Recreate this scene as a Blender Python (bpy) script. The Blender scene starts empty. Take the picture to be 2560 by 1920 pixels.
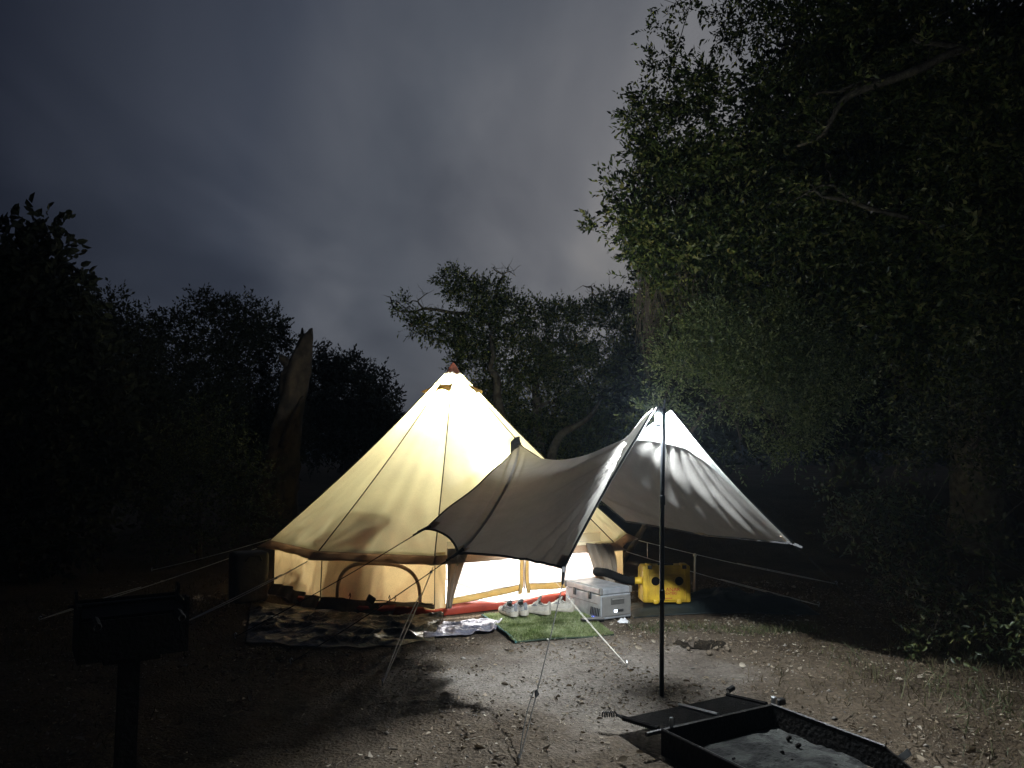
import bpy, bmesh, math, random
import numpy as np
from mathutils import Vector, Matrix, Euler

random.seed(7)
rng = np.random.default_rng(11)
D = bpy.data
scn = bpy.context.scene
COL = scn.collection
R = math.radians

# ------------------------------------------------------------------ camera
cam_d = D.cameras.new('camera')
cam_d.sensor_width = 36.0
cam_d.lens = 27.06
cam_d.clip_start = 0.05
cam_d.clip_end = 2000
cam = D.objects.new('camera', cam_d)
COL.objects.link(cam)
cam.location = (0, 0, 1.5)
cam.rotation_euler = (R(90 + 5.05), 0, 0)
scn.camera = cam

# ------------------------------------------------------------------ render / exposure
scn.view_settings.view_transform = 'Standard'
scn.view_settings.look = 'None'
scn.view_settings.exposure = 0.0
scn.view_settings.gamma = 1.0
scn.render.engine = 'CYCLES'
cy = scn.cycles
cy.use_denoising = True
try:
    cy.denoiser = 'OPENIMAGEDENOISE'
    cy.denoising_input_passes = 'RGB_ALBEDO_NORMAL'
except Exception:
    pass
cy.max_bounces = 6
cy.diffuse_bounces = 3
cy.glossy_bounces = 2
cy.transmission_bounces = 4
cy.transparent_max_bounces = 8
cy.volume_bounces = 0
cy.sample_clamp_indirect = 4.0
cy.caustics_reflective = False
cy.caustics_refractive = False

# ------------------------------------------------------------------ night sky
world = D.worlds.new('World')
scn.world = world
world.use_nodes = True
wn = world.node_tree.nodes
wl = world.node_tree.links
wn.clear()


def N(nodes, kind, **kw):
    n = nodes.new(kind)
    for k, v in kw.items():
        if k.startswith('i_'):
            n.inputs[k[2:].replace('_', ' ')].default_value = v
        else:
            setattr(n, k, v)
    return n


def ramp(nodes, stops, interp='LINEAR'):
    n = nodes.new('ShaderNodeValToRGB')
    e = n.color_ramp.elements
    n.color_ramp.interpolation = interp
    while len(e) < len(stops):
        e.new(0.5)
    for k, (p, c) in enumerate(stops):
        e[k].position = p
        e[k].color = (c[0], c[1], c[2], 1)
    return n


tc = N(wn, 'ShaderNodeTexCoord')
sky = N(wn, 'ShaderNodeTexSky', sky_type='NISHITA', sun_disc=False)
sky.sun_elevation = R(-4)
sky.sun_rotation = R(20)
# overcast lit from below by a town beyond the trees: a broad lobe towards it, broken by cloud
dotn = N(wn, 'ShaderNodeVectorMath', operation='DOT_PRODUCT')
dotn.inputs[1].default_value = Vector((0.30, 0.93, 0.20)).normalized()
wl.new(tc.outputs['Generated'], dotn.inputs[0])
lobe = ramp(wn, [(0.0, (.006, .007, .011)), (0.62, (.012, .015, .025)), (0.80, (.044, .052, .072)),
                 (0.90, (.100, .109, .127)), (0.97, (.168, .169, .178)), (1.0, (.235, .226, .215))])
wl.new(dotn.outputs['Value'], lobe.inputs[0])
sep = N(wn, 'ShaderNodeSeparateXYZ')
wl.new(tc.outputs['Generated'], sep.inputs[0])
addz = N(wn, 'ShaderNodeMath', operation='ADD')
addz.inputs[1].default_value = 0.22
wl.new(sep.outputs['Z'], addz.inputs[0])
mx = N(wn, 'ShaderNodeMath', operation='MAXIMUM')
mx.inputs[1].default_value = 0.1
wl.new(addz.outputs[0], mx.inputs[0])
dx = N(wn, 'ShaderNodeMath', operation='DIVIDE')
dy = N(wn, 'ShaderNodeMath', operation='DIVIDE')
wl.new(sep.outputs['X'], dx.inputs[0]); wl.new(mx.outputs[0], dx.inputs[1])
wl.new(sep.outputs['Y'], dy.inputs[0]); wl.new(mx.outputs[0], dy.inputs[1])
cmb = N(wn, 'ShaderNodeCombineXYZ')
wl.new(dx.outputs[0], cmb.inputs['X']); wl.new(dy.outputs[0], cmb.inputs['Y'])
mp = N(wn, 'ShaderNodeMapping')
mp.inputs['Rotation'].default_value = (0, 0, R(25))
mp.inputs['Scale'].default_value = (1.0, 0.45, 1)
wl.new(cmb.outputs[0], mp.inputs['Vector'])
nz = N(wn, 'ShaderNodeTexNoise')
nz.inputs['Scale'].default_value = 2.2
nz.inputs['Detail'].default_value = 6.0
nz.inputs['Roughness'].default_value = 0.5
nz.inputs['Distortion'].default_value = 0.4
wl.new(mp.outputs[0], nz.inputs['Vector'])
cl = ramp(wn, [(0.30, (.62, .64, .70)), (0.5, (.96, .97, 1.0)), (0.70, (1.46, 1.42, 1.38))])
wl.new(nz.outputs['Fac'], cl.inputs[0])
mul = N(wn, 'ShaderNodeMixRGB', blend_type='MULTIPLY')
mul.inputs[0].default_value = 1.0
wl.new(lobe.outputs[0], mul.inputs[1]); wl.new(cl.outputs[0], mul.inputs[2])
bg1 = N(wn, 'ShaderNodeBackground')
bg1.inputs['Strength'].default_value = 1.0
wl.new(mul.outputs[0], bg1.inputs['Color'])
bg2 = N(wn, 'ShaderNodeBackground')
bg2.inputs['Strength'].default_value = 0.05
wl.new(sky.outputs[0], bg2.inputs['Color'])
adds = N(wn, 'ShaderNodeAddShader')
wl.new(bg1.outputs[0], adds.inputs[0]); wl.new(bg2.outputs[0], adds.inputs[1])
wo = N(wn, 'ShaderNodeOutputWorld')
wl.new(adds.outputs[0], wo.inputs['Surface'])

# faint light of the overcast, from the town side
sun_d = D.lights.new('sky_glow_sun', 'SUN')
sun_d.energy = 0.012
sun_d.angle = R(40)
sun_d.color = (1.0, 0.95, 0.9)
sun = D.objects.new('sky_glow_sun', sun_d)
COL.objects.link(sun)
sun.rotation_euler = (R(-50), 0, R(-20))

# lamp strengths (used in the lamps' own builders further down)
W_TENT_TOP = 620.0
W_TENT_LOW = 140.0
W_DOOR_FILL = 150.0
W_AWNING = 505.0

# ------------------------------------------------------------------ helpers
ROOT = {}


def link(name, me, mat=None, parent=None, smooth=False):
    o = D.objects.new(name, me)
    COL.objects.link(o)
    if mat is not None:
        me.materials.append(mat)
    if parent is not None:
        o.parent = parent
    if smooth:
        me.polygons.foreach_set('use_smooth', [True] * len(me.polygons))
    return o


def root_of(o):
    while o.parent is not None:
        o = o.parent
    return o


def thing(name, label, cat, loc=(0, 0, 0), rotz=0.0, group=None):
    o = D.objects.new(name, None)
    o.empty_display_size = 0.1
    COL.objects.link(o)
    o.location = loc
    o.rotation_euler = (0, 0, rotz)
    o['label'] = label
    o['category'] = cat
    if group:
        o['group'] = group
    return o


def tag(o, label, cat, group=None, kind=None):
    o['label'] = label
    o['category'] = cat
    if group:
        o['group'] = group
    if kind:
        o['kind'] = kind
    return o


def np_mesh(name, V, F, mat=None, parent=None, smooth=False, world=True):
    """V (n,3) array; F (m,k) array of equal-size faces, or a python list of faces"""
    V = np.asarray(V, dtype=np.float32)
    if parent is not None and world:
        rt = root_of(parent)
        V = V - np.array(rt.location, dtype=np.float32)
    me = D.meshes.new(name)
    if isinstance(F, np.ndarray):
        k = F.shape[1]
        m = F.shape[0]
        me.vertices.add(len(V))
        me.vertices.foreach_set('co', V.ravel())
        me.loops.add(m * k)
        me.loops.foreach_set('vertex_index', F.astype(np.int32).ravel())
        me.polygons.add(m)
        me.polygons.foreach_set('loop_start', np.arange(0, m * k, k, dtype=np.int32))
        me.update(calc_edges=True)
    else:
        me.from_pydata(V.tolist(), [], F)
        me.update()
    return link(name, me, mat, parent, smooth)


class MB:
    def __init__(s):
        s.v = []
        s.f = []

    def add(s, V, F):
        b = len(s.v)
        s.v += [tuple(map(float, p)) for p in V]
        s.f += [tuple(i + b for i in f) for f in F]
        return s

    def box(s, c, d, rot=None):
        x, y, z = d[0] / 2, d[1] / 2, d[2] / 2
        P = [Vector((a, b, e)) for a in (-x, x) for b in (-y, y) for e in (-z, z)]
        if rot is not None:
            M = Euler(rot).to_matrix()
            P = [M @ p for p in P]
        P = [p + Vector(c) for p in P]
        s.add(P, [(0, 1, 3, 2), (4, 6, 7, 5), (0, 4, 5, 1), (2, 3, 7, 6), (0, 2, 6, 4), (1, 5, 7, 3)])
        return s

    def rbox(s, c, d, r=0.01, seg=2, rot=None):
        bm = bmesh.new()
        bmesh.ops.create_cube(bm, size=1.0)
        for v in bm.verts:
            v.co = Vector((v.co.x * d[0], v.co.y * d[1], v.co.z * d[2]))
        bmesh.ops.bevel(bm, geom=bm.edges[:], offset=r, segments=seg, affect='EDGES', profile=0.6)
        M = Euler(rot).to_matrix() if rot is not None else Matrix.Identity(3)
        bm.verts.index_update()
        s.add([M @ v.co + Vector(c) for v in bm.verts], [[v.index for v in f.verts] for f in bm.faces])
        bm.free()
        return s

    def tube(s, pts, rad, n=6, cap=True):
        pts = [Vector(p) for p in pts]
        m = len(pts)
        if not hasattr(rad, '__len__'):
            rad = [rad] * m
        V = []
        prev = None
        for i, p in enumerate(pts):
            t = (pts[min(i + 1, m - 1)] - pts[max(i - 1, 0)])
            if t.length < 1e-9:
                t = Vector((0, 0, 1))
            t.normalize()
            if prev is None:
                a = t.orthogonal().normalized()
            else:
                a = (prev - t * prev.dot(t))
                a = a.normalized() if a.length > 1e-6 else t.orthogonal().normalized()
            prev = a
            b = t.cross(a)
            for k in range(n):
                w = 2 * math.pi * k / n
                V.append(p + (a * math.cos(w) + b * math.sin(w)) * rad[i])
        F = []
        for i in range(m - 1):
            for k in range(n):
                k2 = (k + 1) % n
                F.append((i * n + k, i * n + k2, (i + 1) * n + k2, (i + 1) * n + k))
        if cap:
            F.append(tuple(range(n - 1, -1, -1)))
            F.append(tuple((m - 1) * n + k for k in range(n)))
        s.add(V, F)
        return s

    def lathe(s, prof, c=(0, 0, 0), n=24, axis='Z'):
        V = []
        for r, z in prof:
            for k in range(n):
                w = 2 * math.pi * k / n
                p = (r * math.cos(w), r * math.sin(w), z)
                if axis == 'Y':
                    p = (p[0], p[2], p[1])
                elif axis == 'X':
                    p = (p[2], p[0], p[1])
                V.append((p[0] + c[0], p[1] + c[1], p[2] + c[2]))
        F = []
        for i in range(len(prof) - 1):
            for k in range(n):
                k2 = (k + 1) % n
                F.append((i * n + k, i * n + k2, (i + 1) * n + k2, (i + 1) * n + k))
        F.append(tuple(range(n - 1, -1, -1)))
        F.append(tuple((len(prof) - 1) * n + k for k in range(n)))
        s.add(V, F)
        return s

    def grid(s, P):
        P = np.asarray(P)
        a, b, _ = P.shape
        F = [(i * b + j, (i + 1) * b + j, (i + 1) * b + j + 1, i * b + j + 1) for i in range(a - 1) for j in range(b - 1)]
        s.add(P.reshape(-1, 3), F)
        return s

    def build(s, name, mat, parent=None, smooth=False, world=True):
        return np_mesh(name, np.array(s.v), s.f, mat, parent, smooth, world)


def solid_grid(P, thick):
    """a sheet with thickness from a grid of points"""
    P = np.asarray(P, float)
    du = np.gradient(P, axis=0)
    dv = np.gradient(P, axis=1)
    n = np.cross(du, dv)
    n /= (np.linalg.norm(n, axis=2, keepdims=True) + 1e-9)
    Q = P - n * thick
    a, b, _ = P.shape
    m = MB()
    m.grid(P)
    base = len(m.v)
    m.v += [tuple(p) for p in Q.reshape(-1, 3)]
    for i in range(a - 1):
        for j in range(b - 1):
            m.f.append((base + i * b + j, base + i * b + j + 1, base + (i + 1) * b + j + 1, base + (i + 1) * b + j))
    ring = [(i, 0) for i in range(a)] + [(a - 1, j) for j in range(1, b)] + [(i, b - 1) for i in range(a - 2, -1, -1)] + [(0, j) for j in range(b - 2, 0, -1)]
    for q in range(len(ring)):
        i0 = ring[q]; i1 = ring[(q + 1) % len(ring)]
        A = i0[0] * b + i0[1]; B = i1[0] * b + i1[1]
        m.f.append((B, A, base + A, base + B))
    return m


# ---- smooth value noise (numpy)
_T = rng.random((256, 256))


def vnoise(x, y, s=1.0, seed=0):
    x = np.asarray(x, float) * s + seed * 17.31
    y = np.asarray(y, float) * s + seed * 9.77
    xi = np.floor(x).astype(int); yi = np.floor(y).astype(int)
    fx = x - xi; fy = y - yi
    fx = fx * fx * (3 - 2 * fx); fy = fy * fy * (3 - 2 * fy)
    a = _T[xi % 256, yi % 256]; b = _T[(xi + 1) % 256, yi % 256]
    c = _T[xi % 256, (yi + 1) % 256]; d = _T[(xi + 1) % 256, (yi + 1) % 256]
    return (a * (1 - fx) + b * fx) * (1 - fy) + (c * (1 - fx) + d * fx) * fy


def fbm(x, y, s=1.0, oct=4, seed=0):
    t = 0; a = 0.5; n = 0
    for k in range(oct):
        t = t + a * vnoise(x, y, s * 2 ** k, seed + k)
        n += a
        a *= 0.5
    return t / n


def sstep(a, b, x):
    t = np.clip((np.asarray(x, float) - a) / (b - a), 0, 1)
    return t * t * (3 - 2 * t)


# ------------------------------------------------------------------ materials
def new_mat(name):
    m = D.materials.new(name)
    m.use_nodes = True
    m.node_tree.nodes.clear()
    return m, m.node_tree.nodes, m.node_tree.links


def pmat(name, c1, c2=None, scale=8.0, rough=0.7, metal=0.0, bump=0.0, bscale=None, spec=0.5, lo=0.35, hi=0.65,
         detail=5.0, coords='Object', r2=None):
    m, n, l = new_mat(name)
    out = N(n, 'ShaderNodeOutputMaterial')
    b = N(n, 'ShaderNodeBsdfPrincipled')
    b.inputs['Roughness'].default_value = rough
    b.inputs['Metallic'].default_value = metal
    b.inputs['Specular IOR Level'].default_value = spec
    l.new(b.outputs[0], out.inputs['Surface'])
    t = N(n, 'ShaderNodeTexCoord')
    if c2 is None:
        c2 = tuple(min(1, k * 0.75) for k in c1)
    nz = N(n, 'ShaderNodeTexNoise')
    nz.inputs['Scale'].default_value = scale
    nz.inputs['Detail'].default_value = detail
    l.new(t.outputs[coords], nz.inputs['Vector'])
    rp = ramp(n, [(lo, c1), (hi, c2)])
    l.new(nz.outputs['Fac'], rp.inputs[0])
    l.new(rp.outputs[0], b.inputs['Base Color'])
    if r2 is not None:
        rr = ramp(n, [(0.35, (rough,) * 3), (0.65, (r2,) * 3)])
        l.new(nz.outputs['Fac'], rr.inputs[0])
        l.new(rr.outputs[0], b.inputs['Roughness'])
    if bump > 0:
        n2 = N(n, 'ShaderNodeTexNoise')
        n2.inputs['Scale'].default_value = bscale or scale * 4
        n2.inputs['Detail'].default_value = 6.0
        l.new(t.outputs[coords], n2.inputs['Vector'])
        bp = N(n, 'ShaderNodeBump')
        bp.inputs['Strength'].default_value = bump
        bp.inputs['Distance'].default_value = 0.02
        l.new(n2.outputs['Fac'], bp.inputs['Height'])
        l.new(bp.outputs[0], b.inputs['Normal'])
    return m


def cloth(name, cd, ct, fac, scale=6.0, var=0.16, rough_weave=90.0, weave=0.12, gloss=0.0):
    """thin fabric: part of the light is scattered back, part comes through"""
    m, n, l = new_mat(name)
    out = N(n, 'ShaderNodeOutputMaterial')
    df = N(n, 'ShaderNodeBsdfDiffuse')
    tr = N(n, 'ShaderNodeBsdfTranslucent')
    mix = N(n, 'ShaderNodeMixShader')
    mix.inputs[0].default_value = fac
    t = N(n, 'ShaderNodeTexCoord')
    nz = N(n, 'ShaderNodeTexNoise')
    nz.inputs['Scale'].default_value = scale
    nz.inputs['Detail'].default_value = 6.0
    nz.inputs['Roughness'].default_value = 0.62
    l.new(t.outputs['Object'], nz.inputs['Vector'])
    wv = N(n, 'ShaderNodeTexNoise')
    wv.inputs['Scale'].default_value = rough_weave
    wv.inputs['Detail'].default_value = 2.0
    l.new(t.outputs['Object'], wv.inputs['Vector'])
    mm = N(n, 'ShaderNodeMath', operation='MULTIPLY_ADD')
    mm.inputs[1].default_value = 0.55
    l.new(wv.outputs['Fac'], mm.inputs[0])
    l.new(nz.outputs['Fac'], mm.inputs[2])
    for sh, c in ((df, cd), (tr, ct)):
        rp = ramp(n, [(0.45, tuple(k * (1 - var) for k in c)), (1.05 if False else 1.0, tuple(min(1, k * (1 + var)) for k in c))])
        l.new(mm.outputs[0], rp.inputs[0])
        l.new(rp.outputs[0], sh.inputs['Color'])
    bp = N(n, 'ShaderNodeBump')
    bp.inputs['Strength'].default_value = weave
    bp.inputs['Distance'].default_value = 0.01
    l.new(wv.outputs['Fac'], bp.inputs['Height'])
    l.new(bp.outputs[0], df.inputs['Normal'])
    l.new(df.outputs[0], mix.inputs[1]); l.new(tr.outputs[0], mix.inputs[2])
    last = mix
    if gloss > 0:
        gl = N(n, 'ShaderNodeBsdfGlossy')
        gl.inputs['Roughness'].default_value = 0.45
        gl.inputs['Color'].default_value = (.8, .8, .8, 1)
        m2 = N(n, 'ShaderNodeMixShader')
        m2.inputs[0].default_value = gloss
        l.new(mix.outputs[0], m2.inputs[1]); l.new(gl.outputs[0], m2.inputs[2])
        last = m2
    l.new(last.outputs[0], out.inputs['Surface'])
    return m


def leafmat(name, cols, trans=0.35, rough=0.45):
    m, n, l = new_mat(name)
    out = N(n, 'ShaderNodeOutputMaterial')
    g = N(n, 'ShaderNodeNewGeometry')
    rp = ramp(n, [(k / max(1, len(cols) - 1), c) for k, c in enumerate(cols)])
    l.new(g.outputs['Random Per Island'], rp.inputs[0])
    b = N(n, 'ShaderNodeBsdfPrincipled')
    b.inputs['Roughness'].default_value = rough
    b.inputs['Specular IOR Level'].default_value = 0.5
    l.new(rp.outputs[0], b.inputs['Base Color'])
    tr = N(n, 'ShaderNodeBsdfTranslucent')
    l.new(rp.outputs[0], tr.inputs['Color'])
    mix = N(n, 'ShaderNodeMixShader')
    mix.inputs[0].default_value = trans
    l.new(b.outputs[0], mix.inputs[1]); l.new(tr.outputs[0], mix.inputs[2])
    l.new(mix.outputs[0], out.inputs['Surface'])
    return m


def emit(name, col, strength):
    m, n, l = new_mat(name)
    out = N(n, 'ShaderNodeOutputMaterial')
    e = N(n, 'ShaderNodeEmission')
    e.inputs['Color'].default_value = (*col, 1)
    e.inputs['Strength'].default_value = strength
    l.new(e.outputs[0], out.inputs['Surface'])
    return m


M = {}
M['roof'] = cloth('canvas_roof', (.80, .76, .66), (.62, .575, .315), 0.205, scale=2.2, var=.13)
M['wall'] = cloth('canvas_wall', (.76, .66, .48), (.60, .455, .22), 0.185, scale=3.0, var=.16)
M['canvas_brown'] = cloth('canvas_brown', (.42, .34, .26), (.46, .36, .26), 0.42, scale=7)
M['canvas_hem'] = cloth('canvas_hem', (.52, .40, .17), (.60, .42, .13), 0.35, scale=9)
M['piping'] = pmat('dark_piping', (.030, .022, .012), (.05, .036, .018), 30, .8)
M['flap'] = cloth('door_flap', (.34, .29, .235), (.34, .26, .17), 0.3, scale=8)
M['cap'] = cloth('red_cap', (.17, .075, .050), (.10, .03, .02), 0.04, scale=8)
M['tub'] = pmat('red_groundsheet', (.27, .030, .013), (.20, .022, .010), 6, .5, bump=.2, bscale=40)
M['skirt'] = pmat('mud_skirt', (.055, .042, .03), (.03, .024, .018), 9, .75, bump=.3, bscale=30)
M['awning'] = cloth('awning_cloth', (.50, .475, .45), (.56, .53, .50), 0.50, scale=5, var=.13, rough_weave=70, gloss=.03)
M['awning_facing'] = cloth('awning_facing', (.66, .68, .66), (.4, .4, .38), 0.25, scale=20, var=.14)
M['strap'] = pmat('black_webbing', (.012, .012, .014), (.02, .02, .022), 60, .7)
M['rope'] = pmat('pale_cord', (.80, .77, .70), (.66, .63, .57), 140, .8)
M['rope_dark'] = pmat('dark_cord', (.025, .024, .022), (.04, .038, .034), 140, .8)
M['slider'] = pmat('grey_plastic', (.30, .33, .36), (.22, .25, .28), 40, .4)
M['white_plastic'] = pmat('white_plastic', (.72, .70, .64), (.62, .60, .55), 30, .5)
M['black_metal'] = pmat('black_steel', (.010, .010, .011), (.016, .014, .013), 12, .5, .4, bump=.15, bscale=60)
M['rust_metal'] = pmat('sooty_steel', (.005, .005, .005), (.012, .009, .007), 9, .8, 0, bump=.5, bscale=45, spec=.2)
M['pole'] = pmat('pole_black', (.016, .018, .024), (.024, .026, .032), 20, .35, .5)
M['soot'] = pmat('soot_black_iron', (.003, .003, .003), (.006, .005, .005), 14, .95, 0, bump=.3, bscale=60, spec=.08)
M['steel'] = pmat('bright_steel', (.55, .56, .58), (.42, .43, .45), 30, .35, .9)
M['alu'] = pmat('brushed_aluminium', (.62, .64, .68), (.40, .42, .46), 9, .36, .7, bump=.05, bscale=120, r2=.5)
M['alu_grey'] = pmat('grey_panel', (.17, .165, .155), (.14, .135, .13), 18, .5, .15)
M['dark_grey'] = pmat('dark_grey_plastic', (.06, .058, .055), (.05, .048, .045), 20, .6)
M['black_plastic'] = pmat('black_plastic', (.014, .014, .015), (.022, .022, .024), 30, .5)
M['yellow'] = pmat('yellow_plastic', (.54, .345, .022), (.36, .225, .018), 11, .5, bump=.15, bscale=120)
M['red_print'] = pmat('red_print', (.36, .045, .02), (.28, .04, .02), 40, .7)
M['rubber'] = pmat('black_rubber', (.004, .004, .004), (.007, .007, .007), 30, .95, spec=.08)
M['shoe_white'] = pmat('shoe_white', (.38, .355, .31), (.28, .265, .235), 30, .75, bump=.2, bscale=200)
M['shoe_sole'] = pmat('shoe_sole', (.40, .37, .31), (.32, .29, .24), 24, .7)
M['shoe_grey'] = pmat('shoe_grey', (.12, .13, .15), (.20, .21, .23), 40, .8, bump=.2, bscale=200)
M['shoe_mix'] = pmat('shoe_mesh_grey', (.36, .35, .33), (.13, .14, .15), 22, .8, bump=.2, bscale=200, lo=.48, hi=.52)
M['shoe_in'] = pmat('shoe_lining', (.10, .095, .09), (.14, .13, .12), 40, .9)
M['sheet'] = cloth('bed_sheet', (.70, .70, .72), (.3, .3, .3), 0.15, scale=3)
M['bag'] = pmat('black_bag', (.010, .010, .011), (.018, .018, .018), 10, .6, bump=.4, bscale=24)
M['tarp_green'] = pmat('dark_tarp', (.005, .008, .008), (.011, .017, .018), 5, .40, bump=.4, bscale=14, r2=.6)
M['cabinet'] = pmat('cabinet_cloth', (.10, .075, .055), (.07, .055, .04), 12, .9)
M['turf_back'] = pmat('mat_backing', (.02, .035, .022), (.03, .05, .03), 20, .9)
M['mat_edge'] = pmat('mat_binding', (.05, .14, .14), (.04, .10, .10), 20, .8)
M['foil'] = pmat('silver_sheet', (.17, .17, .21), (.07, .07, .10), 6, .5, .4, bump=.9, bscale=22)
M['white_globe'] = emit('lantern_globe', (.92, .97, 1.0), 60.0)
M['warm_globe'] = emit('tent_lamp_globe', (1.0, .90, .70), 40.0)
M['lcd'] = emit('cooler_display', (.70, .80, 1.0), 6.0)
M['led'] = emit('blue_led', (.12, .18, 1.0), 5.0)
M['paper'] = pmat('paper', (.62, .62, .64), (.50, .50, .52), 20, .8)
M['ash'] = pmat('ash', (.036, .038, .035), (.004, .004, .004), 7, .95, bump=1.0, bscale=50, lo=.47, hi=.58, detail=9)
M['bark'] = pmat('oak_bark', (.17, .150, .105), (.065, .055, .040), 11, .95, bump=1.0, bscale=30)
M['bark_dark'] = pmat('dark_bark', (.085, .07, .052), (.045, .037, .028), 7, .95, bump=.8, bscale=22)
M['snag'] = pmat('dead_wood', (.07, .052, .036), (.022, .017, .012), 5, .95, bump=1.0, bscale=13)
M['twig'] = pmat('dry_twig', (.14, .11, .08), (.09, .07, .05), 30, .95)
M['oak_leaf'] = leafmat('oak_leaf', [(.011, .020, .005), (.034, .056, .014), (.085, .125, .030), (.20, .25, .068), (.32, .30, .10)], .4, .32)  # wide dark-to-bright spread paints lamp glints into the leaves
M['bush_leaf'] = leafmat('bush_leaf', [(.024, .040, .012), (.074, .108, .033), (.165, .21, .072), (.33, .36, .145)], .4, .32)  # bright stops paint in leaf highlights, dark ones the contrast
M['shrub_leaf'] = leafmat('shrub_leaf', [(.006, .010, .003), (.018, .030, .008), (.042, .058, .016), (.11, .11, .035)], .3, .5)  # brightest stop paints in faint leaf glints
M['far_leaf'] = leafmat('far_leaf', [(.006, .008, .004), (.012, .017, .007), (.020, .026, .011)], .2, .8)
M['dry_leaf'] = leafmat('dry_leaf', [(.06, .04, .022), (.13, .095, .06), (.21, .165, .115), (.34, .30, .24), (.08, .055, .035)], .15, .8)
M['dry_grass'] = leafmat('dry_grass', [(.035, .026, .013), (.060, .045, .023), (.11, .083, .043), (.038, .038, .016)], .3, .8)
M['weed'] = leafmat('weed', [(.035, .048, .015), (.065, .078, .028), (.14, .125, .065)], .3, .7)
M['turf'] = leafmat('turf_blade', [(.11, .16, .06), (.16, .205, .08), (.21, .245, .115), (.28, .30, .18)], .3, .6)
M['pebble'] = leafmat('pebble', [(.09, .08, .07), (.17, .155, .14), (.28, .26, .235), (.10, .085, .07)], 0.0, .85)


def mesh_door_mat():
    m, n, l = new_mat('insect_mesh')
    out = N(n, 'ShaderNodeOutputMaterial')
    tp = N(n, 'ShaderNodeBsdfTransparent')
    df = N(n, 'ShaderNodeBsdfDiffuse')
    df.inputs['Color'].default_value = (.8, .8, .8, 1)
    tr = N(n, 'ShaderNodeBsdfTranslucent')
    tr.inputs['Color'].default_value = (.85, .85, .85, 1)
    a = N(n, 'ShaderNodeMixShader')
    a.inputs[0].default_value = .6
    l.new(df.outputs[0], a.inputs[1]); l.new(tr.outputs[0], a.inputs[2])
    b = N(n, 'ShaderNodeMixShader')
    b.inputs[0].default_value = .32
    l.new(tp.outputs[0], b.inputs[1]); l.new(a.outputs[0], b.inputs[2])
    l.new(b.outputs[0], out.inputs['Surface'])
    return m


M['mesh'] = mesh_door_mat()


def patchy(m, scale, lo, hi):
    n, l = m.node_tree.nodes, m.node_tree.links
    rp = [x for x in n if x.type == 'VALTORGB'][0]
    t = N(n, 'ShaderNodeTexCoord'); z = N(n, 'ShaderNodeTexNoise')
    z.inputs['Scale'].default_value = scale
    z.inputs['Detail'].default_value = 3
    l.new(t.outputs['Object'], z.inputs['Vector'])
    r = ramp(n, [(.36, lo), (.62, hi)])
    l.new(z.outputs['Fac'], r.inputs[0])
    mu = N(n, 'ShaderNodeMixRGB', blend_type='MULTIPLY')
    mu.inputs[0].default_value = 1
    l.new(rp.outputs[0], mu.inputs[1]); l.new(r.outputs[0], mu.inputs[2])
    for lk in list(l):
        if lk.from_node == rp and lk.to_node != mu:
            l.new(mu.outputs[0], lk.to_socket)


patchy(M['turf'], 5.0, (.55, .62, .38), (1.25, 1.2, 1.3))


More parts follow.
